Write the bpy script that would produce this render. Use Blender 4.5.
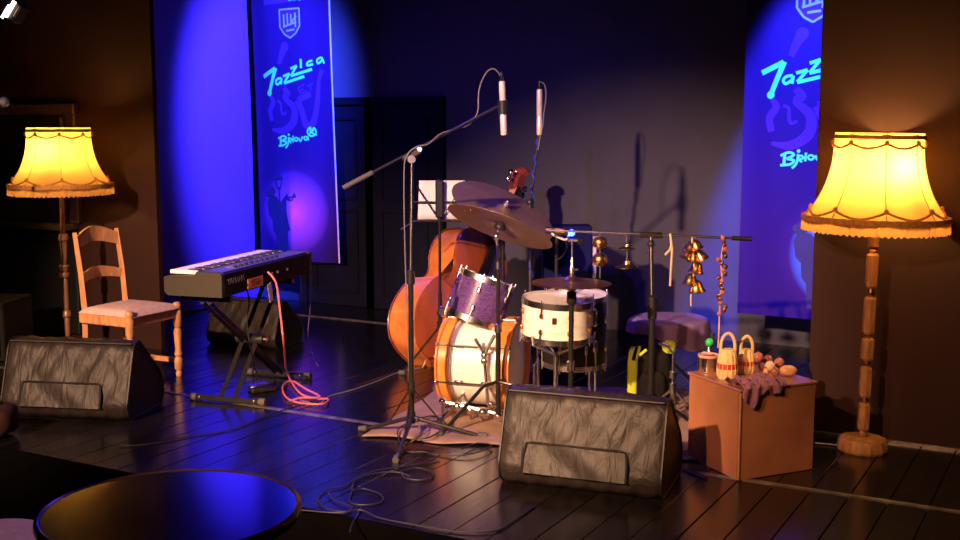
import bpy, bmesh, math, random
from mathutils import Vector, Matrix, Euler
random.seed(7)
scene = bpy.context.scene
for _o in list(bpy.data.objects): bpy.data.objects.remove(_o)
R = math.radians
# ------------------------------------------------------------------ camera
PSI = R(28.7)            # the room is turned against the view
PITCH = math.atan(150/1150)
FPX = 1150.0
EYE = 1.6
cam_d = bpy.data.cameras.new('camera'); cam = bpy.data.objects.new('camera', cam_d)
scene.collection.objects.link(cam)
cam.location = (0, 0, EYE); cam.rotation_euler = (R(90)-PITCH, 0, PSI)
cam_d.sensor_width = 36; cam_d.lens = 36*FPX/960; cam_d.clip_start = .05
scene.camera = cam
# ------------------------------------------------------------------ frame helpers
cP, sP = math.cos(PITCH), math.sin(PITCH)
cY, sY = math.cos(PSI), math.sin(PSI)
def C(px, py, D):
    "camera-heading frame (right, ahead, up) of a pixel at distance D ahead"
    a = (px-480)/FPX; b = (270-py)/FPX
    t = D/(cP+b*sP)
    return Vector((a*t, D, EYE+(-sP+b*cP)*t))
def CF(px, py, z=0.0):
    "the same for a pixel on the level z"
    a = (px-480)/FPX; b = (270-py)/FPX
    t = (z-EYE)/(-sP+b*cP)
    return Vector((a*t, t*(cP+b*sP), z))
def W(v):
    return Vector((v[0]*cY-v[1]*sY, v[0]*sY+v[1]*cY, v[2]))
# ------------------------------------------------------------------ world, lights, exposure
w = bpy.data.worlds.new('world'); scene.world = w; w.use_nodes = True
w.node_tree.nodes['Background'].inputs[0].default_value = (.012, .010, .022, 1)
w.node_tree.nodes['Background'].inputs[1].default_value = .35
scene.view_settings.view_transform = 'Standard'; scene.view_settings.look = 'None'
scene.view_settings.exposure = 0.0; scene.view_settings.gamma = 1.0
scene.view_settings.use_curve_mapping = False
def spot(name, pos, tgt, watt, col, ang, blend=.5, rad=.06):
    d = bpy.data.lights.new(name, 'SPOT'); o = bpy.data.objects.new(name, d)
    d.energy = watt; d.color = col; d.spot_size = R(ang); d.spot_blend = blend; d.shadow_soft_size = rad
    o.location = pos; o.rotation_euler = (Vector(tgt)-Vector(pos)).to_track_quat('-Z', 'Y').to_euler()
    scene.collection.objects.link(o); return o
WARM = (1, .57, .33)
BLUE = (.045, .085, 1)
# warm house spots above the audience, on the left
spot('stage_spot_drums', W((-2.6, .9, 3.0)), W((.06, 6.2, .42)), 3600, WARM, 35, .75)
spot('stage_spot_right', W((-1.6, .6, 3.0)), W((1.2, 5.6, .3)), 650, (1, .47, .22), 42, .8)
spot('stage_spot_left', W((-4.2, 1.0, 3.0)), W((-2.1, 6.8, .45)), 3100, (1, .56, .33), 27, .8)
# blue washes inside the recess, then two added fill lamps
spot('blue_wash_left', (-4.0, 6.15, 3.4), (-6.42, 7.86, 1.72), 6800, BLUE, 50, .75).scale = (.58, 1, 1)
spot('blue_wash_right', (-1.75, 6.15, 3.3), (-1.74, 7.55, .95), 2600, BLUE, 58, .4).scale = (.56, 1, 1)
spot('blue_wash_floor', (-4.6, 6.6, 3.3), W((-.5, 5.9, 0)), 300, (.14, .05, 1), 62, .9)
spot('blue_front_fill', W((-1.2, .9, 3.2)), W((.0, 8.2, 1.0)), 520, (.16, .08, 1), 30, .9)  # added blue fill from the front, tints the back wall and bass
spot('stool_fill_light', W((-2.1, 3.6, 3.3)), W((-1.85, 4.15, 0)), 60, (1, .55, .4), 20, .5)  # added lamp, only there to brighten the pink stool
# ------------------------------------------------------------------ materials
def mat(name, col, rough=.5, metal=0, var=.12, scale=8, bump=0, bscale=60, coat=0, spec=.5, sheen=0, stretch=None, objrand=0, trans=0, lo=None, dist=0):
    m = bpy.data.materials.new(name); m.use_nodes = True
    nt = m.node_tree; N = nt.nodes; Lk = nt.links
    p = N['Principled BSDF']
    p.inputs['Roughness'].default_value = rough; p.inputs['Metallic'].default_value = metal
    p.inputs['Specular IOR Level'].default_value = spec
    p.inputs['Coat Weight'].default_value = coat; p.inputs['Coat Roughness'].default_value = .12
    p.inputs['Sheen Weight'].default_value = sheen; p.inputs['Transmission Weight'].default_value = trans
    tc = N.new('ShaderNodeTexCoord'); src = tc.outputs['Object']
    if stretch:
        mp = N.new('ShaderNodeMapping'); mp.inputs['Scale'].default_value = stretch
        Lk.new(src, mp.inputs['Vector']); src = mp.outputs['Vector']
    nz = N.new('ShaderNodeTexNoise'); nz.inputs['Scale'].default_value = scale; nz.inputs['Detail'].default_value = 4
    Lk.new(src, nz.inputs['Vector'])
    rp = N.new('ShaderNodeValToRGB')
    a = lo if lo else tuple(c*(1-var) for c in col); b = tuple(min(1, c*(1+var)) for c in col)
    rp.color_ramp.elements[0].color = (*a, 1); rp.color_ramp.elements[1].color = (*b, 1)
    rp.color_ramp.elements[0].position = .3; rp.color_ramp.elements[1].position = .7
    Lk.new(nz.outputs['Fac'], rp.inputs['Fac'])
    out = rp.outputs['Color']
    if objrand:
        oi = N.new('ShaderNodeObjectInfo'); hs = N.new('ShaderNodeHueSaturation')
        mr = N.new('ShaderNodeMapRange'); mr.inputs['To Min'].default_value = 1-objrand; mr.inputs['To Max'].default_value = 1+objrand
        Lk.new(oi.outputs['Random'], mr.inputs['Value']); Lk.new(mr.outputs['Result'], hs.inputs['Value'])
        Lk.new(out, hs.inputs['Color']); out = hs.outputs['Color']
    Lk.new(out, p.inputs['Base Color'])
    if bump:
        nb = N.new('ShaderNodeTexNoise'); nb.inputs['Scale'].default_value = bscale; nb.inputs['Detail'].default_value = 5; nb.inputs['Distortion'].default_value = dist
        Lk.new(src, nb.inputs['Vector'])
        bp = N.new('ShaderNodeBump'); bp.inputs['Strength'].default_value = bump; bp.inputs['Distance'].default_value = .01
        Lk.new(nb.outputs['Fac'], bp.inputs['Height']); Lk.new(bp.outputs['Normal'], p.inputs['Normal'])
    return m
M = {}
M['plank'] = mat('black_painted_plank', (.0075, .006, .006), .21, var=.45, scale=5, bump=.06, bscale=7, stretch=(3, 1, 3), objrand=.25, spec=.85)
M['sub'] = mat('dark_subfloor', (.004, .004, .004), .9)
M['fascia'] = mat('black_fascia', (.003, .0025, .0025), .8, spec=.02)
M['lowfloor'] = mat('audience_floor', (.003, .003, .003), .8, spec=.05, var=.4, scale=4)
M['wall'] = mat('dark_grey_wall', (.052, .049, .088), .75, var=.1, scale=3, bump=.05, bscale=40)
M['wing'] = mat('brown_black_wall', (.032, .0105, .008), .7, spec=.25, var=.12, scale=2.5, bump=.05, bscale=30)
M['pilaster'] = mat('brown_pilaster', (.032, .0115, .0085), .7, spec=.25, var=.12, scale=2.5, bump=.05, bscale=30)
M['violet'] = mat('violet_painted_wall', (.17, .036, .25), .65, var=.05, scale=2, bump=.03, bscale=30)
M['ceil'] = mat('black_ceiling', (.01, .01, .01), .9)
M['door'] = mat('blue_black_door', (.006, .006, .014), .6, var=.15, scale=4, spec=.1)
M['doorframe'] = mat('black_door_frame', (.004, .004, .009), .6, spec=.12)
M['bframe'] = mat('dark_brown_frame', (.05, .03, .02), .45, var=.2, scale=10)
M['void'] = mat('unlit_black_board', (.004, .004, .004), .6)
M['alu'] = mat('worn_metal_strip', (.30, .26, .22), .4, .8, var=.5, scale=14)
M['black'] = mat('black_metal', (.012, .012, .013), .35, .2, var=.2)
M['satin'] = mat('satin_black_tube', (.03, .028, .027), .32, .5, var=.2)
M['plastic'] = mat('black_plastic', (.015, .014, .014), .4)
M['rubber'] = mat('grey_rubber', (.07, .065, .06), .7)
M['chrome'] = mat('chrome', (.8, .78, .76), .24, 1, var=.06)
M['steel'] = mat('brushed_steel', (.45, .43, .42), .28, 1, var=.1)
M['nylon'] = mat('black_nylon_cover', (.022, .0165, .0155), .45, var=.25, scale=12, bump=.85, bscale=4.5, stretch=(2.6, 1, 1.2), spec=.22, dist=1.4)
M['piping'] = mat('black_piping', (.01, .009, .009), .5)
M['oak'] = mat('orange_wood', (.66, .33, .15), .4, var=.25, scale=9, stretch=(4, 4, 1), coat=.2)
M['lampwood'] = mat('turned_lamp_wood', (.40, .19, .07), .35, var=.4, scale=10, stretch=(4, 4, 1), coat=.3)
M['darkwood'] = mat('dark_turned_wood', (.22, .10, .045), .4, var=.3, scale=12, coat=.2)
M['pink'] = mat('pink_seat_fabric', (.80, .55, .56), .85, var=.12, scale=30, bump=.1, bscale=200)
M['brass'] = mat('aged_brass', (.62, .36, .14), .3, 1, var=.25, scale=25)
M['copper'] = mat('copper_bell', (.70, .36, .20), .28, 1, var=.2, scale=25)
M['cymbal'] = mat('bronze_cymbal', (.36, .23, .165), .48, .65, var=.15, scale=6, stretch=(1, 1, 1))
M['hat'] = mat('dark_bronze_hat', (.28, .14, .10), .36, .9, var=.2, scale=8)
M['pearl'] = mat('white_pearl', (.88, .86, .78), .3, var=.14, scale=14, coat=.4, stretch=(1, 1, 4))
M['orangehoop'] = mat('orange_lacquer_hoop', (.72, .26, .05), .3, var=.15, coat=.5)
M['head'] = mat('white_drum_head', (.80, .76, .68), .5, var=.05)
M['sparkle'] = mat('purple_sparkle', (.10, .045, .16), .3, var=.9, scale=120, coat=.5, lo=(.03, .012, .06))
M['varnish'] = mat('bass_varnish', (.42, .095, .03), .28, var=.22, scale=5, coat=.5, stretch=(2, 2, .6))
M['varnish2'] = mat('bass_rib_varnish', (.60, .18, .04), .28, var=.3, scale=6, coat=.5)
M['redwood'] = mat('red_brown_scroll', (.22, .04, .03), .3, var=.3, coat=.4)
M['ebony'] = mat('ebony', (.010, .008, .008), .35)
M['paper'] = mat('white_paper', (.78, .74, .68), .7, var=.04)
M['silver'] = mat('silver_mic_body', (.80, .74, .66), .35, .35, var=.06)
M['cable'] = mat('black_cable', (.012, .012, .012), .55)
M['greycable'] = mat('grey_cable', (.16, .15, .15), .5)
M['bluecable'] = mat('blue_cable', (.02, .04, .55), .45)
M['pinkcable'] = mat('pink_cable', (.55, .13, .14), .45)
M['goldplug'] = mat('gold_plug', (.8, .55, .25), .3, 1)
M['rug'] = mat('dusty_pink_rug', (.27, .17, .125), .95, var=.25, scale=7, bump=.25, bscale=120)
M['boxwood'] = mat('brown_lacquered_board', (.34, .135, .062), .30, var=.22, scale=4, bump=.04, bscale=20, coat=.15)
M['boxedge'] = mat('pale_board_edge', (.34, .19, .11), .5, var=.2)
M['wicker'] = mat('pale_wicker', (.80, .56, .25), .7, var=.25, scale=60, bump=.5, bscale=150, stretch=(1, 1, .2))
M['redband'] = mat('red_woven_band', (.55, .04, .02), .7, var=.2, scale=60)
M['plum'] = mat('plum_cloth', (.25, .10, .16), .9, var=.2, scale=20)
M['violetcloth'] = mat('violet_towel', (.20, .12, .34), .92, var=.15, scale=20, bump=.2, bscale=120)
M['nut'] = mat('red_brown_nut', (.42, .13, .09), .35, var=.4, scale=40)
M['tan'] = mat('tan_gourd', (.70, .36, .16), .4, var=.2, scale=30)
M['tinred'] = mat('red_white_tin_rim', (.7, .35, .3), .4)
M['greenplastic'] = mat('green_plastic', (.03, .55, .14), .35)
M['glassy'] = mat('dark_bottle_glass', (.03, .04, .04), .1, spec=.8)
M['lime'] = mat('lime_fabric', (.52, .62, .03), .7, var=.1)
M['bag'] = mat('black_bag_fabric', (.005, .0045, .005), .8, spec=.2, bump=.3, bscale=20)
M['keycase'] = mat('grey_brown_keyboard_case', (.042, .038, .029), .5, var=.06, spec=.12)
M['keyback'] = mat('dark_keyboard_back', (.004, .003, .004), .6, spec=.1)
M['panel'] = mat('keyboard_panel', (.10, .09, .16), .4)
M['white'] = mat('white_keys', (.85, .82, .8), .3, var=.03)
M['logo'] = mat('pale_grey_logo', (.16, .13, .17), .5)
M['sticker'] = mat('orange_sticker', (.75, .24, .10), .6, var=.2, scale=60)
M['stickerdark'] = mat('dark_red_print', (.16, .02, .015), .6)
M['cream'] = mat('cream_card', (.62, .48, .34), .7)
M['tabletop'] = mat('black_lacquer_table', (.006, .005, .006), .14, var=.2, coat=.8, spec=.6)
M['tablerim'] = mat('bronze_table_rim', (.07, .035, .02), .25, .5, var=.2)
M['bluecase'] = mat('dark_blue_case', (.006, .008, .075), .7, spec=.1)
M['palestrip'] = mat('pale_edge_strip', (.55, .5, .6), .5)
M['yellowlabel'] = mat('yellow_label', (1, .55, .05), .5)
M['leather'] = mat('brown_leather', (.030, .014, .010), .6, spec=.15, bump=.4, bscale=12)
M['grille'] = mat('blue_grey_mic_grille', (.30, .32, .45), .4, .6, bump=.5, bscale=300)
M['goldcloth'] = mat('gold_braid', (.62, .28, .07), .7, var=.3, scale=60)
M['fringe'] = mat('gold_fringe', (.85, .50, .18), .8, var=.3, scale=90, stretch=(1, 1, .1))
M['card'] = mat('dark_print', (.02, .012, .06), .6)
def emit(name, col, s):
    m = bpy.data.materials.new(name); m.use_nodes = True; p = m.node_tree.nodes['Principled BSDF']
    p.inputs['Base Color'].default_value = (*col, 1); p.inputs['Emission Color'].default_value = (*col, 1)
    p.inputs['Emission Strength'].default_value = s
    nz = m.node_tree.nodes.new('ShaderNodeTexNoise'); nz.inputs['Scale'].default_value = 30
    rp = m.node_tree.nodes.new('ShaderNodeMapRange'); rp.inputs['To Min'].default_value = .25; rp.inputs['To Max'].default_value = .35
    m.node_tree.links.new(nz.outputs['Fac'], rp.inputs['Value']); m.node_tree.links.new(rp.outputs['Result'], p.inputs['Roughness'])
    return m
M['bulb'] = emit('lit_bulb', (1, .72, .35), 30)
M['led'] = emit('blue_led', (.03, .08, 1), 14)
M['tube'] = emit('lit_white_tube', (1, .92, .85), 6)
def shade_mat(c0=(.96, .60, .15), c1=(1, .68, .20)):
    m = bpy.data.materials.new('lamp_shade_silk'); m.use_nodes = True; nt = m.node_tree; N = nt.nodes; Lk = nt.links
    N.remove(N['Principled BSDF'])
    tc = N.new('ShaderNodeTexCoord'); nz = N.new('ShaderNodeTexNoise'); nz.inputs['Scale'].default_value = 12
    Lk.new(tc.outputs['Object'], nz.inputs['Vector'])
    rp = N.new('ShaderNodeValToRGB'); rp.color_ramp.elements[0].color = (*c0, 1); rp.color_ramp.elements[1].color = (*c1, 1)
    Lk.new(nz.outputs['Fac'], rp.inputs['Fac'])
    d = N.new('ShaderNodeBsdfDiffuse'); d.inputs[0].default_value = (.62, .30, .11, 1); t = N.new('ShaderNodeBsdfTranslucent'); mx = N.new('ShaderNodeMixShader')
    Lk.new(rp.outputs['Color'], t.inputs['Color'])
    mx.inputs[0].default_value = .68; Lk.new(d.outputs[0], mx.inputs[1]); Lk.new(t.outputs[0], mx.inputs[2])
    Lk.new(mx.outputs[0], N['Material Output'].inputs['Surface']); return m
M['shade'] = shade_mat()
M['fringe'] = shade_mat((.42, .22, .07), (.60, .34, .12)); M['fringe'].name = 'gold_fringe'
# ------------------------------------------------------------------ mesh builder
class MB:
    def __init__(s): s.v = []; s.f = []
    def add(s, vs, fs):
        n = len(s.v); s.v += [Vector(x) for x in vs]; s.f += [tuple(i+n for i in f) for f in fs]; return s
    def box(s, c, d, rot=None, bev=0, seg=1):
        bm = bmesh.new(); bmesh.ops.create_cube(bm, size=1)
        for v in bm.verts: v.co = Vector((v.co.x*d[0], v.co.y*d[1], v.co.z*d[2]))
        if bev: bmesh.ops.bevel(bm, geom=bm.edges[:], offset=bev, segments=seg, affect='EDGES', profile=.5)
        rm = rot.to_matrix() if rot else Matrix.Identity(3)
        bm.verts.ensure_lookup_table(); bm.verts.index_update()
        s.add([rm @ v.co+Vector(c) for v in bm.verts], [tuple(x.index for x in f.verts) for f in bm.faces]); bm.free(); return s
    def tube(s, pts, r, n=8, closed=False, cap=True):
        pts = [Vector(p) for p in pts]; k = len(pts)
        rs = r if isinstance(r, (list, tuple)) else [r]*k
        vs, fs = [], []; up = None
        for i, p in enumerate(pts):
            if closed: t = pts[(i+1) % k]-pts[i-1]
            else: t = pts[min(i+1, k-1)]-pts[max(i-1, 0)]
            t = t.normalized() if t.length > 1e-9 else Vector((0, 0, 1))
            if up is None: up = Vector((0, 0, 1)) if abs(t.z) < .9 else Vector((1, 0, 0))
            a = t.cross(up)
            if a.length < 1e-5: a = t.cross(Vector((.3, 1, .2)))
            a.normalize(); b = a.cross(t).normalized(); up = b
            for j in range(n):
                q = 2*math.pi*j/n; vs.append(p+(a*math.cos(q)+b*math.sin(q))*rs[i])
        for i in range(k if closed else k-1):
            i2 = (i+1) % k
            for j in range(n):
                j2 = (j+1) % n; fs.append((i*n+j, i*n+j2, i2*n+j2, i2*n+j))
        if cap and not closed:
            fs.append(tuple(range(n-1, -1, -1))); fs.append(tuple((k-1)*n+j for j in range(n)))
        return s.add(vs, fs)
    def cyl(s, p0, p1, r0, r1=None, n=14):
        return s.tube([p0, p1], [r0, r0 if r1 is None else r1], n)
    def lathe(s, prof, n=28, M4=None, sy=1.0):
        vs, fs = [], []; k = len(prof)
        for (r, z) in prof:
            for j in range(n):
                q = 2*math.pi*j/n; vs.append(Vector((r*math.cos(q), sy*r*math.sin(q), z)))
        for i in range(k-1):
            for j in range(n):
                j2 = (j+1) % n; fs.append((i*n+j, i*n+j2, (i+1)*n+j2, (i+1)*n+j))
        if prof[0][0] > 1e-6: fs.append(tuple(range(n-1, -1, -1)))
        if prof[-1][0] > 1e-6: fs.append(tuple((k-1)*n+j for j in range(n)))
        if M4 is not None: vs = [M4 @ v for v in vs]
        return s.add(vs, fs)
    def ring(s, r0, r1, z0, z1, n=36, M4=None):
        "a hollow band"
        vs, fs = [], []
        for (r, z) in ((r0, z0), (r1, z0), (r1, z1), (r0, z1)):
            for j in range(n):
                q = 2*math.pi*j/n; vs.append(Vector((r*math.cos(q), r*math.sin(q), z)))
        for i in range(4):
            for j in range(n):
                j2 = (j+1) % n; i2 = (i+1) % 4; fs.append((i*n+j, i*n+j2, i2*n+j2, i2*n+j))
        if M4 is not None: vs = [M4 @ v for v in vs]
        return s.add(vs, fs)
    def ball(s, c, r, nu=14, nv=9):
        rr = r if isinstance(r, (tuple, list)) else (r, r, r); vs, fs = [], []
        for i in range(nv+1):
            th = math.pi*i/nv
            for j in range(nu):
                q = 2*math.pi*j/nu
                vs.append(Vector(c)+Vector((rr[0]*math.sin(th)*math.cos(q), rr[1]*math.sin(th)*math.sin(q), -rr[2]*math.cos(th))))
        for i in range(nv):
            for j in range(nu):
                j2 = (j+1) % nu; fs.append((i*nu+j, i*nu+j2, (i+1)*nu+j2, (i+1)*nu+j))
        return s.add(vs, fs)
    def prism(s, poly, h0, h1, fn=None):
        "poly in (a,b), extruded h0..h1; fn maps (a,b,h) to a point"
        fn = fn or (lambda a, b, h: (a, b, h)); n = len(poly)
        vs = [fn(a, b, h0) for a, b in poly]+[fn(a, b, h1) for a, b in poly]
        fs = [tuple(range(n-1, -1, -1)), tuple(range(n, 2*n))]+[(i, (i+1) % n, n+(i+1) % n, n+i) for i in range(n)]
        return s.add(vs, fs)
    def grid(s, fn, nu, nv):
        vs = [fn(i/nu, j/nv) for j in range(nv+1) for i in range(nu+1)]
        fs = [(j*(nu+1)+i, j*(nu+1)+i+1, (j+1)*(nu+1)+i+1, (j+1)*(nu+1)+i) for j in range(nv) for i in range(nu)]
        return s.add(vs, fs)
    def xf(s, M4): s.v = [M4 @ v for v in s.v]; return s
    def mesh(s, name, m, smooth=True, ang=38):
        me = bpy.data.meshes.new(name); me.from_pydata([tuple(v) for v in s.v], [], s.f)
        bm = bmesh.new(); bm.from_mesh(me); bmesh.ops.remove_doubles(bm, verts=bm.verts, dist=1e-6)
        bmesh.ops.recalc_face_normals(bm, faces=bm.faces); bm.to_mesh(me); bm.free()
        if smooth: me.shade_smooth(); me.set_sharp_from_angle(angle=R(ang))
        me.materials.append(M[m] if isinstance(m, str) else m); return me
    def build(s, name, m, parent=None, smooth=True, ang=38):
        o = bpy.data.objects.new(name, s.mesh(name, m, smooth, ang)); scene.collection.objects.link(o)
        if parent: o.parent = parent
        return o
def tag(o, label, cat, group=None):
    o['label'] = label; o['category'] = cat
    if group: o['group'] = group
    return o
BASE = {}
def thing(name, label, cat, L, D, z=0.0, rot=0.0, group=None):
    o = bpy.data.objects.new(name, None); scene.collection.objects.link(o); o.empty_display_size = .1
    o.location = W((L, D, z)); o.rotation_euler = (0, 0, PSI+rot); tag(o, label, cat, group)
    BASE[o.name] = (L, D, z, rot); return o
def loc(t, v):
    "heading-frame point -> local point of the thing"
    L, D, z, rot = BASE[t.name]; d = Vector(v)-Vector((L, D, z))
    return Matrix.Rotation(-rot, 3, 'Z') @ d
def lp(t, px, py, D): return loc(t, C(px, py, D))
def lf(t, px, py, z=0.0): return loc(t, CF(px, py, z))
def struct(o): o['kind'] = 'structure'; return o
def copy_tree(o, parent=None):
    c = o.copy(); scene.collection.objects.link(c)
    if parent: c.parent = parent
    for ch in list(o.children): copy_tree(ch, c)
    return c
def smooth_path(pts, k=6, closed=False):
    pts = [Vector(p) for p in pts]; n = len(pts); out = []
    rng = range(n) if closed else range(n-1)
    for i in rng:
        if closed: p0, p1, p2, p3 = pts[i-1], pts[i], pts[(i+1) % n], pts[(i+2) % n]
        else: p0, p1, p2, p3 = pts[max(i-1, 0)], pts[i], pts[i+1], pts[min(i+2, n-1)]
        for j in range(k):
            t = j/k
            out.append(.5*((2*p1)+(-p0+p2)*t+(2*p0-5*p1+4*p2-p3)*t*t+(-p0+3*p1-3*p2+p3)*t**3))
    if not closed: out.append(pts[-1])
    return out
def axis_m(origin, z_dir, x_hint=(1, 0, 0)):
    z = Vector(z_dir).normalized(); x = Vector(x_hint)-z*Vector(x_hint).dot(z)
    if x.length < 1e-5: x = Vector((0, 1, 0))-z*z.y
    x.normalize(); y = z.cross(x)
    m = Matrix((x, y, z)).transposed().to_4x4(); m.translation = Vector(origin); return m
# ------------------------------------------------------------------ the room (room axes: x along the stage front, y into the recess)
YE, YS, YW, YB = 3.68, 4.96, 5.9, 8.14           # stage edge, seam, wing walls, back wall
XL, XR = -6.75, -.55                              # recess sides
WL, WR = -5.77, -1.30                             # inner edges of the wings
ZC = 3.6
def wbox(name, x0, x1, y0, y1, z0, z1, m, parent=None, bev=0):
    return MB().box(((x0+x1)/2, (y0+y1)/2, (z0+z1)/2), (x1-x0, y1-y0, z1-z0), bev=bev).build(name, m, parent, smooth=False)
LOW = -.33
floor = struct(wbox('floor', -9.4, 2.2, YE+.02, YB+.1, -.12, -.03, 'sub'))
PW = .16
def plank_mesh(length):
    return MB().box((0, 0, -.015), (PW-.0035, length-.004, .03), bev=.0025).mesh('plank', 'plank', smooth=False)
pm_front = plank_mesh(YS-YE-.03); pm_back = plank_mesh(YB-YS-.01); pm_short = plank_mesh(YW-YS-.01)
x = -9.3
while x < 2.1:
    for (me, y) in ((pm_front, (YE+YS-.03)/2),):
        o = bpy.data.objects.new('plank', me); scene.collection.objects.link(o); o.parent = floor; o.location = (x, y, random.uniform(-.0012, .0006))
    deep = XL+.08 < x < XR-.08
    o = bpy.data.objects.new('plank', pm_back if deep else pm_short); scene.collection.objects.link(o); o.parent = floor
    o.location = (x, (YS+(YB if deep else YW))/2+.01, random.uniform(-.0012, .0006))
    x += PW
struct(wbox('trim_1', -9.4, 2.2, YS-.02, YS+.006, -.02, .003, 'alu'))
struct(wbox('trim_2', -9.4, 2.2, YE-.005, YE+.02, -.34, .002, 'fascia'))
struct(wbox('floor_audience', -9.4, 3.2, -2.5, YE+.05, LOW-.08, LOW, 'lowfloor'))
struct(wbox('wall_back', XL, XR, YB, YB+.12, 0, ZC, 'wall'))
struct(wbox('wall_left', XL-.12, XL, YW+.03, YB+.12, 0, ZC, 'violet'))
struct(wbox('wall_right', XR, XR+.12, YW+.12, YB+.12, 0, ZC, 'wing'))
wfl = struct(wbox('wall_front_left', -9.4, WL, YW, YW+.025, 0, ZC, 'wing'))
struct(wbox('wall_front_right', WR, 2.2, YW, YW+.12, 0, ZC, 'wing'))
struct(wbox('trim_3', -6.27, WL, YW-.014, YW, 0, ZC, 'pilaster'))
struct(wbox('ceiling', -9.4, 3.2, -2.5, YB+.12, ZC, ZC+.1, 'ceil'))
struct(wbox('baseboard_right', WR, 2.2, YW-.012, YW, 0, .012, 'alu'))
struct(wbox('trim_4', XL+.05, -4.9, 7.5, 7.53, 0, .006, 'alu'))
# doors in the back wall: a dark leaf with two sunk panels and a frame
def door(name, x0, x1, y, z1, handle=True):
    d = struct(MB().box(((x0+x1)/2, y-.02, z1/2), (x1-x0, .04, z1), bev=.004).build(name, 'door', smooth=False))
    for (za, zb) in ((.12, z1*.48), (z1*.54, z1-.12)):
        m = MB(); w_ = x1-x0-.2; cx = (x0+x1)/2
        for (px_, pz_, sx_, sz_) in ((cx, za, w_, .02), (cx, zb, w_, .02), (cx-w_/2, (za+zb)/2, .02, zb-za), (cx+w_/2, (za+zb)/2, .02, zb-za)):
            m.box((px_, y-.045, pz_), (sx_, .012, sz_))
        m.build('panel_moulding', 'doorframe', d, smooth=False)
    m = MB()
    for xx in (x0-.03, x1+.03): m.box((xx, y-.03, z1/2), (.06, .06, z1))
    m.box(((x0+x1)/2, y-.03, z1+.03), (x1-x0+.12, .06, .06)); m.build('door_frame', 'doorframe', d, smooth=False)
    if handle: MB().cyl((x1-.06, y-.04, .95), (x1-.06, y-.09, .95), .012).box((x1-.1, y-.09, .95), (.1, .015, .02)).build('door_handle', 'steel', d)
    return d
door('door_1', -5.47, -4.83, YB, 1.73)
door('door_2', -6.17, -5.53, YB, 1.73, False)  # second leaf, added near-black so the blue spill stays dark here
# framed serving hatch with a counter ledge in the left wing
h = struct(wbox('window_1', -7.75, -6.62, YW-.012, YW, .86, 1.62, 'void'))  # black board put in for the hatch's dark interior, nothing opens behind it
m = MB()
for (a, b) in (((-7.8, -6.5), (1.64, 1.72)),): m.box(((a[0]+a[1])/2, YW-.025, (b[0]+b[1])/2), (a[1]-a[0], .05, b[1]-b[0]), bev=.008)
m.build('window_frame', 'bframe', h, smooth=False)
MB().box((-6.545, YW-.025, 1.25), (.09, .05, .78), bev=.008).build('window_frame', 'bframe', h, smooth=False)
MB().box((-6.66, YW-.018, 1.25), (.03, .036, .74), bev=.006).build('window_frame', 'bframe', h, smooth=False)
MB().box((-7.2, YW-.07, .83), (1.3, .14, .045), bev=.008).build('window_sill', 'bframe', h, smooth=False)
MB().box((-7.2, YW-.02, .42), (1.3, .04, .76), bev=.008).build('panel_board', 'void', h, smooth=False)
# ------------------------------------------------------------------ hanging banners
BW = .86; BZ0, BZ1 = .37, 3.0
def banner_mat(mx, cols):
    m = bpy.data.materials.new('printed_banner'); m.use_nodes = True; nt = m.node_tree; N = nt.nodes; Lk = nt.links
    p = N['Principled BSDF']; p.inputs['Roughness'].default_value = .6; p.inputs['Specular IOR Level'].default_value = .08
    tc = N.new('ShaderNodeTexCoord'); mp = N.new('ShaderNodeMapping')
    mp.inputs['Location'].default_value = (-mx, 0, -.80); Lk.new(tc.outputs['Object'], mp.inputs['Vector'])
    ln = N.new('ShaderNodeVectorMath'); ln.operation = 'MULTIPLY'; ln.inputs[1].default_value = (1, 0, 1)
    Lk.new(mp.outputs['Vector'], ln.inputs[0])
    l2 = N.new('ShaderNodeVectorMath'); l2.operation = 'LENGTH'; Lk.new(ln.outputs['Vector'], l2.inputs[0])
    rp = N.new('ShaderNodeValToRGB'); e = rp.color_ramp.elements        # the printed moon
    e[0].position = 0; e[0].color = (*cols[0], 1); e[1].position = .45; e[1].color = (.030, .0075, .075, 1)
    q = e.new(.16); q.color = (*cols[1], 1); q = e.new(.33); q.color = (*cols[2], 1); q = e.new(.37); q.color = (.045, .010, .09, 1)
    Lk.new(l2.outputs['Value'], rp.inputs['Fac']); Lk.new(rp.outputs['Color'], p.inputs['Base Color']); return m
M['banner'] = banner_mat(.40, ((.85, .09, .34), (.36, .055, .26), (.11, .022, .16)))
M['banner2'] = banner_mat(.70, ((.30, .50, .60), (.14, .36, .42), (.06, .10, .26)))
M['inkcyan'] = mat('cyan_ink', (.10, 1, .9), .6, var=.02, spec=.1)
M['inkfaint'] = mat('faint_blue_ink', (.085, .020, .22), .6, var=.05, spec=.1)
M['inkpale'] = mat('pale_blue_ink', (.3, .35, .7), .5, var=.05)
M['hem'] = mat('white_banner_edge', (.8, .6, .7), .6)
def bwave(u, z):
    return .022*math.sin(u*9+z*.6)*(1-min(1, u/.9))+.010*math.sin(u*16+1+z*.4)*(1-u/.95)+.008*math.sin(z*1.3+u*2)
def bp(u, z, off=0.0): return Vector((u, bwave(u, z)-off, z))
def PB(px, py):                      # print layout, measured on the banner
    return ((px-256)/79*BW, 1.6+(120-py)*.00862)
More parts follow.
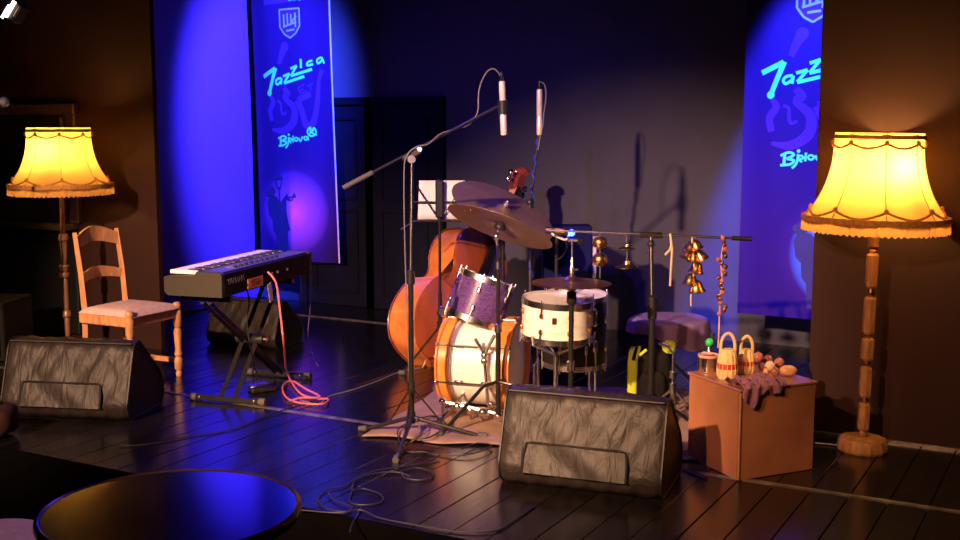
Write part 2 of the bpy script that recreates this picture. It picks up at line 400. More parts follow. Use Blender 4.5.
def stroke(mb, pts, wd, off=.003, close=False):
    P = smooth_path([Vector((a, b, 0)) for a, b in pts], 4, close) if len(pts) > 2 else [Vector((pts[0][0]*(1-t/6)+pts[1][0]*t/6, pts[0][1]*(1-t/6)+pts[1][1]*t/6, 0)) for t in range(7)]
    n = len(P); ws = wd if isinstance(wd, (list, tuple)) else None; vs = []; fs = []
    for i, p in enumerate(P):
        t = (P[(i+1) % n]-P[i-1]) if close else (P[min(i+1, n-1)]-P[max(i-1, 0)])
        t = t.normalized() if t.length > 1e-9 else Vector((1, 0, 0)); nn = Vector((-t.y, t.x, 0))
        if ws:
            s = i/(n-1)*(len(ws)-1); k = min(int(s), len(ws)-2); wi = ws[k]+(ws[k+1]-ws[k])*(s-k)
        else: wi = wd
        a = p+nn*wi/2; b = p-nn*wi/2; vs += [bp(a.x, a.y, off), bp(b.x, b.y, off)]
    for i in range(n if close else n-1):
        j = (i+1) % n; fs.append((2*i, 2*i+1, 2*j+1, 2*j))
    mb.add(vs, fs)
def blob(mb, pts, off=.003):
    c = (sum(p[0] for p in pts)/len(pts), sum(p[1] for p in pts)/len(pts)); n = len(pts)
    mb.add([bp(*p, off) for p in pts]+[bp(*c, off)], [(i, (i+1) % n, n) for i in range(n)])
def circ(c, r, n=18): return [(c[0]+r*math.cos(2*math.pi*i/n), c[1]+r*math.sin(2*math.pi*i/n)) for i in range(n)]
def make_banner(label, bm='banner', fdx=0.0):
    t = bpy.data.objects.new('hanging_banner', None); scene.collection.objects.link(t)
    tag(t, label, 'banner', 'printed festival banners')
    cloth = MB().grid(lambda a, b: bp(a*BW, BZ0+(BZ1-BZ0)*b), 40, 40).build('cloth', M[bm], t)
    MB().grid(lambda a, b: bp(BW-.012+.016*a, BZ0+(BZ1-BZ0)*b, .002), 1, 30).build('edge_hem', 'hem', cloth)
    MB().cyl((-.02, 0, BZ1), (BW+.02, 0, BZ1), .014).build('top_rod', 'steel', t)
    for sx in (.1, BW-.1): MB().cyl((sx, 0, BZ1), (sx, 0, ZC), .003, n=6).build('hanging_wire', 'steel', t)
    def q(cx, cy): return PB(260+cx/5.4, 50+cy/5.4)
    def S(mb, L, wd): stroke(mb, [q(*p) for p in L], wd)
    j = MB()
    S(j, [(38, 147), (110, 106)], .035); S(j, [(112, 104), (92, 165), (70, 236)], [.036, .034, .034]); blob(j, circ(q(70, 236), .026))
    S(j, [(140, 160), (120, 163), (110, 178), (118, 192), (136, 178), (142, 162)], .02); S(j, [(142, 160), (138, 192)], .02)
    S(j, [(150, 150), (186, 138)], .022); S(j, [(186, 138), (154, 186)], .022); S(j, [(154, 187), (262, 157)], .024)
    S(j, [(192, 112), (226, 99)], .022); S(j, [(226, 99), (192, 150)], .022); S(j, [(192, 151), (302, 121)], .024)
    S(j, [(247, 64), (247, 112)], .022)
    S(j, [(305, 76), (282, 84), (280, 100), (308, 95)], .020)
    S(j, [(352, 62), (330, 72), (332, 92), (352, 80), (354, 62)], .019); S(j, [(353, 62), (366, 95)], .019)
    j.build('jazzica_lettering', 'inkcyan', t, smooth=False)
    b = MB()
    S(b, [(122, 474), (120, 516)], .02); S(b, [(108, 482), (135, 468), (152, 478), (128, 494)], .017); S(b, [(128, 494), (152, 500), (140, 516), (108, 521)], .017)
    S(b, [(165, 474), (160, 512), (146, 532)], .016); blob(b, circ(q(166, 462), .012))
    S(b, [(166, 496), (182, 490), (174, 480), (164, 492), (178, 506)], .014); S(b, [(190, 468), (188, 503)], .016)
    stroke(b, [q(206+9*math.cos(i), 487+9*math.sin(i)) for i in (0, 1, 2, 3.1, 4.1, 5.2)], .014, close=True)
    S(b, [(220, 478), (229, 498), (241, 472)], .015)
    stroke(b, [q(256+8*math.cos(i), 482+9*math.sin(i)) for i in (0, 1, 2, 3.1, 4.1, 5.2)], .014, close=True); S(b, [(267, 470), (270, 494)], .014)
    stroke(b, [q(288+21*math.cos(i*.628), 448+23*math.sin(i*.628)) for i in range(10)], .016, close=True)
    S(b, [(280, 462), (281, 434)], .014); S(b, [(280, 434), (298, 440), (282, 450)], .013); S(b, [(282, 450), (312, 468)], .014)
    b.build('bjelovar_lettering', 'inkcyan', t, smooth=False)
    f = MB()
    S(f, [(166, 0), (150, 30), (132, 84)], [.075, .06, .04]); blob(f, circ(q(166, -4), .042))
    S(f, [(72, 250), (90, 285), (68, 330), (76, 385)], [.03, .05, .05, .045])
    S(f, [(150, 212), (172, 245), (150, 262), (200, 320), (195, 395), (140, 440), (76, 432)], [.045, .06, .04, .065, .075, .06, .02])
    S(f, [(112, 278), (130, 292), (132, 330), (140, 352), (158, 342)], .022)
    S(f, [(352, 128), (334, 180), (322, 290), (300, 395), (262, 415), (246, 350), (222, 280)], [.05, .035, .05, .06, .06, .055, .07])
    S(f, [(222, 280), (290, 250)], .05)
    S(f, [(226, 214), (262, 198)], .014); S(f, [(228, 214), (238, 246)], .014); S(f, [(232, 232), (258, 222)], .012); S(f, [(238, 246), (272, 234)], .014)
    S(f, [(272, 208), (304, 196)], .014); S(f, [(288, 202), (292, 232)], .014)
    f.build('instrument_motif', 'inkfaint', t, smooth=False)
    c = MB(); sh = [(287, 13), (306, 13), (306, 30), (302, 37), (296.5, 41), (291, 37), (287, 30)]
    blob(c, [PB(*p) for p in sh], .002); c.build('crest_field', 'inkfaint', t, smooth=False)
    c = MB()
    for i in range(len(sh)): stroke(c, [PB(*sh[i]), PB(*sh[(i+1) % len(sh)])], .014)
    for L in ([(291, 18), (291, 30)], [(294.5, 17), (294.5, 28)], [(298, 18), (298, 26)], [(302, 17), (302, 31)], [(290, 30), (303, 26)], [(293, 34), (301, 33)], [(297, 28), (303, 20)]):
        stroke(c, [PB(*p) for p in L], .016)
    c.build('crest_emblem', 'inkpale', t, smooth=False)
    c = MB(); stroke(c, [PB(272, 4.5), PB(322, 2.5)], .05, .002); c.build('title_strip', 'inkfaint', t, smooth=False)
    tx = bpy.data.curves.new('title', 'FONT'); tx.body = 'GRAD BJELOVAR'; tx.size = .052; tx.align_x = 'LEFT'
    to = bpy.data.objects.new('title_tmp', tx); scene.collection.objects.link(to)
    me = bpy.data.meshes.new_from_object(to.evaluated_get(bpy.context.evaluated_depsgraph_get())); bpy.data.objects.remove(to)
    u0, z0 = PB(296, 5.5)
    for v in me.vertices:
        uu, zz = u0+v.co.x*.62, z0+v.co.y+v.co.x*.03; v.co = bp(uu, zz, .005)
    me.materials.clear(); me.materials.append(M['inkcyan'])
    o = bpy.data.objects.new('title_lettering', me); scene.collection.objects.link(o); o.parent = t
    def s2(cx, cy):
        a_, b_ = PB(250+cx/4.5, 150+cy/4.5); return (a_+fdx, b_)
    g = MB()
    blob(g, circ(s2(92, 190), .042), .004); blob(g, circ(s2(74, 198), .028), .0045)
    blob(g, [s2(*p) for p in ((78, 212), (112, 212), (132, 240), (150, 212), (160, 230), (158, 280), (164, 330), (172, 362), (160, 372), (160, 470), (108, 470), (104, 385), (90, 362), (88, 315), (72, 292), (66, 240))], .004)
    S2 = lambda L, wd: stroke(g, [s2(*p) for p in L], wd, .005)
    S2([(148, 225), (165, 214), (158, 205)], .03); S2([(150, 222), (190, 213)], .012); S2([(186, 214), (202, 204)], [.012, .045]); S2([(165, 226), (186, 228), (190, 216)], .010)
    S2([(128, 180), (130, 255)], .014)
    for L in ([(112, 132), (120, 172)], [(144, 132), (136, 172)], [(118, 173), (138, 173)], [(108, 130), (148, 130)], [(112, 128), (128, 112)], [(144, 128), (128, 112)], [(128, 112), (127, 102)]): S2(L, .013)
    g.build('trumpeter_silhouette', 'card', t, smooth=False)
    return t
bl = make_banner('dark blue jazz festival banner hanging behind the keyboard')
bl.location = (-6.57, 7.95, 0); bl.rotation_euler = (0, R(-1.3), 0)
br = make_banner('dark blue jazz festival banner half hidden beside the right floor lamp', 'banner2', .27)
br.location = (-2.16, 7.55, -.065); br.rotation_euler = (0, 0, 0)
# ------------------------------------------------------------------ floor lamps
def lamp(label, L, D, H, rb, rt, hs, style, off, wm):
    t = thing('floor_lamp', label, 'lamp', L, D, group='fringed floor lamps')
    zt = H; zb = H-hs; NP = 8
    prof = [(rb, zb), (rb*.965, zb+hs*.05), (rb*.87, zb+hs*.16), (rb*.765, zb+hs*.30), (rb*.685, zb+hs*.46), (rb*.635, zb+hs*.62), (rb*.612, zb+hs*.78), (rt, zt)]
    if style == 'log':
        MB().lathe([(0, 0), (.118, 0), (.124, .012), (.118, .05), (.110, .062), (.04, .068), (0, .068)], 12).build('base', wm, t, ang=25)
        segs = [(.068, .10, .018), (.10, .24, .030), (.262, .42, .030), (.445, .56, .032), (.575, .76, .030), (.80, .97, .030), (.99, zb+.12, .026)]
        prev = .06
        for i, (a, b, r) in enumerate(segs):
            MB().lathe([(r*.72, a), (r, a+.012), (r*1.03, (a+b)/2), (r, b-.012), (r*.72, b)], 7).build('pole_segment', wm, t, ang=25)
            if i+1 < len(segs):
                MB().lathe([(.012, b-.004), (.021, (b+segs[i+1][0])/2), (.012, segs[i+1][0]+.004)], 10).build('bead', 'brass', t)
    else:
        MB().lathe([(0, 0), (.14, 0), (.145, .02), (.11, .05), (.05, .07), (.03, .09)], 20).build('base', wm, t)
        z = .09
        for (h_, r0, r1) in ((.18, .016, .022), (.05, .034, .030), (.22, .022, .018), (.04, .034, .034), (.05, .026, .036), (.16, .018, .026), (.05, .034, .030), (zb+.12-.84, .018, .013)):
            MB().lathe([(r0*.8, z), (r0, z+.01), (r1, z+h_-.01), (r1*.8, z+h_)], 14).build('pole_segment', wm, t); z += h_
    # bulb cluster and its holder
    MB().cyl((0, 0, zb+.10), (0, 0, zb+.20), .018).build('bulb_holder', 'brass', t)
    MB().cyl((0, 0, zb+.20), (0, 0, zt-.01), .004, n=6).build('shade_rod', 'brass', t)
    sp = MB()
    for k in range(3):
        a = 2.1*k; sp.cyl((0, 0, zt-.01), (rt*math.cos(a), rt*math.sin(a), zt-.006), .003, n=6)
    sp.build('shade_spider', 'brass', t)
    def prof_at(s):
        z = zb+hs*s
        for (r0, z0), (r1, z1) in zip(prof, prof[1:]):
            if z <= z1+1e-9: return r0+(r1-r0)*(z-z0)/(z1-z0)
        return prof[-1][0]
    for k in range(NP):
        a0 = off+2*math.pi*k/NP; a1 = off+2*math.pi*(k+1)/NP
        def fn(u, v):
            a = a0+(a1-a0)*u; r = prof_at(v)*(1-.035*math.sin(math.pi*u))
            return Vector((r*math.cos(a), r*math.sin(a), zb+hs*v))
        MB().grid(fn, 6, 14).build('shade_panel', M['shade'], t)
        MB().tube([(prof_at(v/12)*1.004*math.cos(a0), prof_at(v/12)*1.004*math.sin(a0), zb+hs*v/12) for v in range(13)], .0022, 6).build('seam_cord', 'goldcloth', t)
        for (vv, dip, nm) in ((.885, .022, 'top_swag'), (.155, .034, 'bottom_swag')):
            pts = []
            for i in range(9):
                u = i/8; a = a0+(a1-a0)*u; z = zb+hs*vv-dip*math.sin(math.pi*u); r = prof_at((z-zb)/hs)*(1-.035*math.sin(math.pi*u))+.008
                pts.append((r*math.cos(a), r*math.sin(a), z))
            sw = MB().tube(pts, .006, 6).build(nm, 'goldcloth', t)
            r = prof_at(vv)+.006
            MB().ball((r*math.cos(a0), r*math.sin(a0), zb+hs*vv+.004), .012, 8, 6).build('rosette', 'goldcloth', sw)
    MB().ring(rb-.004, rb+.006, zb+.006, zb+.03, 48).build('bottom_braid', 'goldcloth', t)
    MB().ring(rt-.004, rt+.004, zt-.028, zt-.010, 40).build('top_braid', 'goldcloth', t)
    n = 150; vs = []; fs = []
    for i in range(n):
        a = 2*math.pi*i/n; r = rb+.003*math.cos(i*2.4); rr = r+.004*math.sin(i*1.7)
        vs += [(r*math.cos(a), r*math.sin(a), zb+.012), (rr*math.cos(a), rr*math.sin(a), zb-.044-.006*math.sin(i*2.9))]
    for i in range(n): j = (i+1) % n; fs.append((2*i, 2*i+1, 2*j+1, 2*j))
    o = MB().add(vs, fs).build('fringe', 'fringe', t); o['kind'] = 'stuff'
    return t, zb
def bulbs(t, pts, power, col):
    for p in pts:
        b = MB().ball(p, (.026, .026, .034), 12, 8).build('bulb', 'bulb', t)
        MB().cyl(Vector(p)-Vector((0, 0, .06)), Vector(p)-Vector((0, 0, .025)), .012, n=10).build('socket', 'brass', b)
        MB().tube([Vector(p)-Vector((0, 0, .06)), (p[0]*.5, p[1]*.5, p[2]-.11), (0, 0, p[2]-.11)], .005, 6).build('socket_arm', 'brass', b)
        d = bpy.data.lights.new('bulb_light', 'POINT'); d.energy = power; d.color = col; d.shadow_soft_size = .045
        lo = bpy.data.objects.new('bulb_light', d); scene.collection.objects.link(lo); lo.parent = t; lo.location = Vector(p)+Vector((0, 0, .045))
LC = (1, .60, .17)
c = CF(862, 450)
t, zb = lamp('tall floor lamp with a log-turned wooden pole, standing right of the brown box', c.x, c.y, 1.54, .335, .203, .42, 'log', .61, 'lampwood')
t.rotation_euler[1] = R(.7)
bulbs(t, [(.035, -.115, zb+.20), (-.06, .05, zb+.20)], 17, LC)
c = CF(69, 356)
t, zb = lamp('floor lamp with a slim turned pole behind the wooden chair', c.x, c.y, 1.55, .335, .203, .40, 'turned', .37, 'darkwood')
bulbs(t, [(-.02, -.10, zb+.19), (-.06, .06, zb+.20)], 9, LC)
# ------------------------------------------------------------------ covered wedge monitors
def wedge(name, label, L, D, rot, width=.70, s=1.0, flap=True):
    t = thing(name, label, 'speaker', L, D, 0, rot, 'covered wedge monitors')
    P = [(.06, .0), (.02, .03), (.0, .085), (.105, .385), (.135, .415), (.185, .42), (.43, .20), (.475, .12), (.47, .03), (.44, .0)]
    P = [(a*s, b*s) for a, b in P]
    hw = width/2; NX = 28
    # smooth outline, denser on the visible face
    pp = []
    for i in range(len(P)):
        a, b = Vector((*P[i], 0)), Vector((*P[(i+1) % len(P)], 0)); k = 12 if i == 2 else 3
        for j in range(k): pp.append(a+(b-a)*j/k)
    nP = len(pp); cx, cz = .22*s, .19*s; vs = []; fs = []
    rnd = random.Random(3)
    for i in range(NX+1):
        u = i/NX; x = -hw+width*u; e = min(u, 1-u)*width
        sh = 1-.05*max(0, 1-e/.03)**2
        for k, p in enumerate(pp):
            q = Vector((p.x-cx, p.y-cz, 0))*sh
            wv = .004*math.sin(19*u+p.y*14)*math.sin(7*p.y/s*3)+.003*math.sin(43*u-p.y*40)
            wv *= max(0, min(1, e/.05))
            n = q.normalized(); q = q+n*wv
            vs.append((x, q.x+cx, max(0, q.y+cz) if p.y > .001 else 0))
    for i in range(NX):
        for k in range(nP):
            k2 = (k+1) % nP; fs.append((i*nP+k, i*nP+k2, (i+1)*nP+k2, (i+1)*nP+k))
    fs.append(tuple(range(nP))); fs.append(tuple(NX*nP+k for k in range(nP-1, -1, -1)))
    body = MB().add(vs, fs).build('cover', 'nylon', t, ang=50)
    for sx in (-1, 1):
        MB().tube([(sx*(hw+.001), (p.x-cx)*.965+cx, max(.006, (p.y-cz)*.965+cz)) for p in pp], .006, 6, closed=True).build('edge_piping', 'piping', t)
    MB().tube([(-hw+.01+(width-.02)*i/10, .118*s-.004, .402*s+.004) for i in range(11)], .005, 6).build('top_piping', 'piping', t)
    if flap:
        # pocket flap low on the visible face: cloth panel with a raised piped edge
        f0 = Vector((0, .0, .085))*s; f1 = Vector((0, .105, .385))*s; d = (f1-f0).normalized(); n = Vector((0, -d.z, d.y))
        x0, x1 = -.24*width/.7, .21*width/.7; ln = (f1-f0).length
        def F(a, b, o=.006): return Vector((x0+(x1-x0)*a, 0, 0))+f0+d*(ln*(-.04+.42*b))+n*o
        fl = MB().grid(lambda a, b: F(a, b, .010+.006*math.sin(a*9+b*4)*math.sin(a*math.pi)), 16, 6).build('pocket_flap', 'nylon', t)
        MB().tube([F(0, 0, .012), F(0, .5, .012), F(.02, .97, .012), F(.08, 1, .012), F(.5, .99, .012), F(.92, 1, .012), F(.98, .97, .012), F(1, .5, .012), F(1, 0, .012)], .006, 6).build('flap_piping', 'piping', fl)
    for sx in (-1, 1):
        for yy in (.1, .40): MB().cyl((sx*(hw-.07), yy*s, 0), (sx*(hw-.07), yy*s, .012), .018, n=10).build('rubber_foot', 'rubber', t)
    return t
c = (CF(497, 487)+CF(660, 503))/2
wedge('stage_monitor', 'black nylon-covered wedge monitor in front of the drum kit', c.x, c.y, R(-20.6), .72)
c = (CF(-4, 418)+CF(132, 424))/2
wedge('stage_monitor', 'black nylon-covered wedge monitor in front of the wooden chair', c.x, c.y, R(-9), .72)
c = CF(240, 347)
wedge('stage_monitor', 'small dark wedge monitor lying on the floor behind the keyboard', c.x, c.y, R(-24), .58, .80, flap=False)
# ------------------------------------------------------------------ wooden chair
def chair():
    f2 = CF(181, 376); ang = R(-27); fx = Vector((math.cos(ang), math.sin(ang), 0)); wx = Vector((-math.sin(ang), math.cos(ang), 0))
    base = f2-fx*.21-wx*.21
    t = thing('wooden_chair', 'ladder-back wooden chair with a padded pink seat beside the floor lamp', 'chair', base.x, base.y, 0, ang)
    for sy in (-1, 1):
        y = .205*sy
        lg = MB().lathe([(.0, 0), (.017, 0), (.022, .02), (.016, .035), (.026, .05), (.026, .11), (.018, .125), (.026, .14), (.019, .17), (.026, .29), (.018, .31), (.027, .325), (.027, .42), (.022, .435), (.028, .452), (.02, .472), (0, .476)], 14)
        lg.xf(Matrix.Translation((.20, y, 0))).build('front_leg', 'oak', t)
        yb = y*.84; MB().tube([(-.225, yb, 0), (-.20, yb, .25), (-.195, yb, .45), (-.215, yb, .68), (-.25, yb, .92)], [.019, .022, .023, .021, .018], 4).build('back_post', 'oak', t, ang=30)
        MB().box((0, y, .405), (.40, .024, .06), bev=.004).build('seat_rail', 'oak', t, smooth=False)
        MB().box((0, y, .10), (.40, .02, .032), bev=.003).build('stretcher', 'oak', t, smooth=False)
    MB().box((.20, 0, .405), (.024, .40, .06), bev=.004).build('seat_rail', 'oak', t, smooth=False)
    MB().box((-.20, 0, .405), (.024, .40, .06), bev=.004).build('seat_rail', 'oak', t, smooth=False)
    MB().box((0, 0, .10), (.02, .40, .03), bev=.003).build('stretcher', 'oak', t, smooth=False)
    def seat(a, b):
        x = -.205+.43*a; y = -.215+.43*b; e = min(a, 1-a, b, 1-b); return Vector((x, y, .437+.032*min(1, e/.12)**.5+.012*math.sin(math.pi*a)*math.sin(math.pi*b)))
    m = MB().grid(seat, 20, 20); m.grid(lambda a, b: Vector((-.205+.43*a, -.215+.43*b, .436)), 1, 1); m.build('seat_cushion', 'pink', t)
    for (z, x, hgt, arch) in ((.86, -.240, .075, .05), (.64, -.212, .055, .03)):
        vs, fs = [], []; n = 12
        for i in range(n+1):
            u = i/n; y = -.16+.32*u; s = math.sin(math.pi*u); xx = x-.03*s
            for dx in (-.009, .009):
                vs += [(xx+dx, y, z-hgt/2+arch*s*.6), (xx+dx, y, z+hgt/2+arch*s)]
        for i in range(n):
            a = 4*i; b = a+4
            fs += [(a, a+1, b+1, b), (a+2, b+2, b+3, a+3), (a+1, a+3, b+3, b+1), (a, b, b+2, a+2)]
        fs += [(0, 2, 3, 1), (4*n, 4*n+1, 4*n+3, 4*n+2)]
        MB().add(vs, fs).build('back_slat', 'oak', t)
chair()
# ------------------------------------------------------------------ stage piano on its X stand
KB = C(222, 298, 5.94); KD = R(90-17.5)          # back edge near corner, heading of the long side
t = thing('keyboard', 'dark stage keyboard with a pale grey end cap resting on an X stand', 'keyboard', KB.x, KB.y, KB.z, KD-R(90))
KL, KW, KH = 1.07, .345, .125                     # local: x across (back edge at 0, player side negative), y along
prof = [(0, .0), (0, .118), (-.02, KH), (-.15, KH), (-.16, .105), (-.32, .100), (-KW, .092), (-KW, .02), (-.325, .0)]
MB().prism(prof, .03, KL-.03, lambda a, b, h: (a, h, b)).build('body', 'keyback', t, ang=30)
for y0 in (0, KL-.032):
    MB().prism([(a*1.0, b+(.006 if b > .05 else 0)) for a, b in prof], y0, y0+.032, lambda a, b, h: (a, h, b)).build('end_cap', 'keycase', t, ang=30)
MB().box((-.085, KL/2, KH+.001), (.12, KL-.07, .004)).build('control_panel', 'panel', t, smooth=False)
m = MB(); nk = 44
for i in range(nk):
    y = .04+(KL-.08)*(i+.5)/nk; m.box((-.25, y, .122), (.165, (KL-.08)/nk-.0015, .02), bev=.0015)
o = m.build('white_keys', 'white', t, smooth=False); o['kind'] = 'stuff'
m = MB()
for i in range(nk-1):
    if i % 7 in (2, 6): continue
    y = .04+(KL-.08)*(i+1)/nk; m.box((-.20, y, .1335), (.07, .011, .006), bev=.002)
o = m.build('black_keys', 'plastic', t, smooth=False); o['kind'] = 'stuff'
for i in range(9): MB().cyl((-.06, .25+.06*i, KH), (-.06, .25+.06*i, KH+.016), .010, n=10).build('knob', 'plastic', t)
MB().box((-.09, .32, KH+.004), (.05, .16, .004)).build('display', 'logo', t, smooth=False)
def textmesh(body, size, name, m, parent, M4):
    tx = bpy.data.curves.new(name, 'FONT'); tx.body = body; tx.size = size; tx.align_x = 'CENTER'; tx.align_y = 'CENTER'; tx.extrude = .0006
    to = bpy.data.objects.new('tmp', tx); scene.collection.objects.link(to)
    me = bpy.data.meshes.new_from_object(to.evaluated_get(bpy.context.evaluated_depsgraph_get())); bpy.data.objects.remove(to)
    me.transform(M4); me.materials.clear(); me.materials.append(M[m])
    o = bpy.data.objects.new(name, me); scene.collection.objects.link(o); o.parent = parent; return o
def on_back(y, z): return Matrix(((0, 0, 1, .0012), (1, 0, 0, y), (0, 1, 0, z), (0, 0, 0, 1)))
textmesh('YAMAHA', .045, 'back_lettering', 'logo', t, on_back(.15, .075))
st = MB().box((.001, .36, .035), (.003, .17, .055)).build('sticker', 'sticker', t, smooth=False)
textmesh('SEEB', .05, 'sticker_lettering', 'stickerdark', st, Matrix.Translation((.002, 0, 0)) @ on_back(.36, .035))
for y in (.55, .62, .74): MB().cyl((0, y, .06), (.006, y, .06), .008, n=10).build('jack_socket', 'steel', t)
MB().box((.006, .52, -.045), (.003, .045, .11), Euler((R(14), 0, 0)), bev=.001).build('hanging_card', 'cream', t, smooth=False)
kb = t
# stand: same heading, centre under the keyboard
sc_ = KB+Vector((math.cos(KD)*.5, math.sin(KD)*.5, 0))+Vector((-math.sin(KD), math.cos(KD), 0))*.155
st = thing('keyboard_stand', 'black folding X stand under the stage keyboard', 'stand', sc_.x, sc_.y, 0, KD-R(90))
zt = KB.z; YN, YF = -.30, .30
fa = lf(st, 228, 403); fb = lf(st, 279, 377)
for (p, w_) in ((fa, .44), (fb, .40)):
    ft = MB().box((p.x, p.y, .022), (w_, .03, .03), bev=.003).build('foot_bar', 'satin', st, smooth=False)
    for sx in (-1, 1):
        MB().cyl((p.x+sx*w_/2-.02, p.y, .022), (p.x+sx*w_/2+.02, p.y, .022), .022, n=12).build('foot_cap', 'rubber', ft)
        MB().ring(.017, .021, -.004, .004, 14, axis_m((p.x+sx*(w_/2-.045), p.y, .022), (1, 0, 0))).build('foot_ring', 'chrome', ft)
na = Vector((0, -.40, zt-.045)); nb = Vector((0, .33, zt-.045))
for dx in (-.045, .045):
    MB().tube([(fa.x+dx, fa.y, .03), (nb.x+dx, nb.y, nb.z)], .016, 4).build('leg_tube', 'satin', st, ang=30)
    MB().tube([(fb.x+dx*.5, fb.y, .03), (na.x+dx*.5, na.y, na.z)], .016, 4).build('leg_tube', 'satin', st, ang=30)
for p in (na, nb): MB().box((p.x, p.y, zt-.02), (.30, .035, .035), bev=.004).build('support_arm', 'satin', st, smooth=False)
pv = (fa+nb)/2; pv.z = zt*.5
MB().cyl((pv.x-.08, pv.y, pv.z), (pv.x+.09, pv.y, pv.z), .03, n=14).build('pivot_clutch', 'plastic', st)
MB().cyl((pv.x+.09, pv.y, pv.z), (pv.x+.11, pv.y, pv.z), .012, n=10).build('pivot_knob', 'chrome', st)
c = CF(262, 391)
t = thing('sustain_pedal', 'small black sustain pedal on the floor under the keyboard', 'pedal', c.x, c.y, 0, R(-60))
MB().box((0, 0, .014), (.09, .15, .028), bev=.006).build('base', 'plastic', t)
MB().box((0, -.02, .04), (.05, .12, .014), Euler((R(8), 0, 0)), bev=.005).build('treadle', 'steel', t)
# pink instrument cable from the back of the keyboard into a coil on the floor
pts = [C(268, 272, 6.22)]+[C(276, 283, 6.18), C(280, 310, 6.10), C(284, 345, 6.05)]+[CF(x, y, z) for x, y, z in ((287, 372, .05), (298, 391, .012), (312, 398, .012), (328, 399, .014), (322, 404, .016), (300, 403, .012), (286, 397, .012), (283, 386, .014), (292, 381, .018), (306, 389, .02), (320, 397, .02), (300, 398, .022), (288, 402, .012))]
o = MB().tube(smooth_path([W(p) for p in pts], 7), .006, 8).build('instrument_cable', 'pinkcable'); tag(o, 'pink cable hanging from the keyboard and coiled on the floor', 'cable')
p0 = W(CF(288, 402, .012)); d0 = (W(CF(296, 404, .012))-p0).normalized()
MB().cyl(p0, p0+d0*.04, .008, .006, n=10).build('jack_plug', 'goldplug', o)
o = MB().tube(smooth_path([W(p) for p in (C(245, 283, 6.3), C(249, 300, 6.25), C(247, 320, 6.25), C(250, 345, 6.2), CF(256, 372, .08), CF(262, 388, .03))], 6), .004, 6).build('pedal_cable', 'cable'); tag(o, 'thin black cable running from keyboard down to the sustain pedal', 'cable')
o = MB().tube(smooth_path([W(p) for p in (C(309, 262, 6.95), C(311, 280, 7.0), C(310, 310, 7.0), C(308, 335, 6.95), CF(312, 352, .01), CF(318, 366, .008))], 6), .0025, 6).build('power_cable', 'greycable'); tag(o, 'thin grey cable dropping from the far end of the keyboard', 'cable')
# ------------------------------------------------------------------ drums
def drum(t, M4, r, dep, shell, hoop, nl, hoopw=.02, hoopd=.035, lug='chrome', head='head', rods=True):
    "a drum along local z of M4, bottom head at 0; lugs and tension rods round the shell"
    sh = MB().ring(r-.008, r, .012, dep-.012, 40, M4).build('shell', shell, t, ang=30)
    for z in (.006, dep-.006):
        MB().lathe([(0, z-.003), (r*.9, z-.003), (r+.002, z-.002), (r+.002, z+.002), (0, z+.002)], 40, M4).build('drum_head', head, t)
    for (z0, z1) in ((-hoopd*.35, hoopd*.65), (dep-hoopd*.65, dep+hoopd*.35)):
        MB().ring(r+.002, r+.002+hoopw, z0, z1, 44, M4).build('hoop', hoop, t, ang=30)
    for k in range(nl):
        a = 2*math.pi*(k+.35)/nl; ca, sa = math.cos(a), math.sin(a); rm = M4 @ Matrix.Rotation(a, 4, 'Z')
        spans = ((dep*.22, dep*.36), (dep*.64, dep*.78)) if dep > .15 else ((dep*.35, dep*.65),)
        for (z0, z1) in spans:
            MB().box((r+.008, 0, (z0+z1)/2), (.018, .018, z1-z0), bev=.005).xf(rm).build('lug', lug, t)
        if rods:
            for (z0, z1) in ((-hoopd*.4-.012, spans[0][0]), (spans[-1][1], dep+hoopd*.4+.012)):
                MB().cyl((r+.012, 0, z0), (r+.012, 0, z1), .0035, n=6).xf(rm).build('tension_rod', 'chrome', t)
    return sh
c = CF(484, 408)
bd = thing('bass_drum', 'white pearl bass drum with orange hoops lying on the rug', 'drum', c.x, c.y, 0)
ax = Vector((math.cos(R(16)), -math.sin(R(16)), 0)); BR = .238; BDp = .36
M4 = axis_m(Vector((0, 0, BR+.028))-ax*BDp/2, ax, (0, 0, 1))
drum(bd, M4, BR, BDp, 'pearl', 'orangehoop', 8, .02, .075, 'chrome', rods=False)
for k in range(8):
    a = 2*math.pi*(k+.35)/8; rm = M4 @ Matrix.Rotation(a, 4, 'Z')
    MB().cyl((BR+.026, 0, -.02), (BR+.026, 0, BDp+.02), .0045, n=6).xf(rm).build('tension_rod', 'steel', bd)
    for z in (-.02, BDp+.02): MB().box((BR+.02, 0, z), (.035, .022, .014), bev=.003).xf(rm).build('claw_hook', 'chrome', bd)
# spurs and the tom mount on top
for s in (-1, 1):
    p = Vector((-.10, s*.16, .14)); q = Vector((-.24, s*.30, .0))
    sp = MB().cyl(p, q, .008, n=8).build('spur', 'chrome', bd); MB().ball(q+Vector((0, 0, .012)), .014, 8, 6).build('rubber_tip', 'rubber', sp)
top = lp(bd, 477, 318, c.y-.02)
tm = MB().cyl((top.x, top.y, 2*BR+.02), (top.x, top.y, 2*BR+.10), .013).build('mount_post', 'chrome', bd)
MB().box((top.x, top.y, 2*BR+.035), (.07, .05, .02), bev=.006).build('mount_bracket', 'chrome', tm)
# on the side facing the audience: the tom arm clamp and rail
fr = -BR-.03
for (x0, z0, x1, z1, r_) in ((-.05, .45, .005, .36, .010), (.055, .47, .0, .36, .010), (.0, .36, .02, .10, .010)):
    MB().cyl((x0, fr-.02, z0), (x1, fr-.02, z1), r_, n=10).build('mount_arm', 'chrome', bd)
for p in ((.0, .36), (.0, .33), (.015, .2)): MB().ball((p[0], fr-.02, p[1]), (.02, .02, .022), 10, 7).build('clamp_knob', 'chrome', bd)
MB().ball((-.25, -.08, .31), (.03, .018, .014), 10, 7).build('hoop_clamp', 'orangehoop', bd)
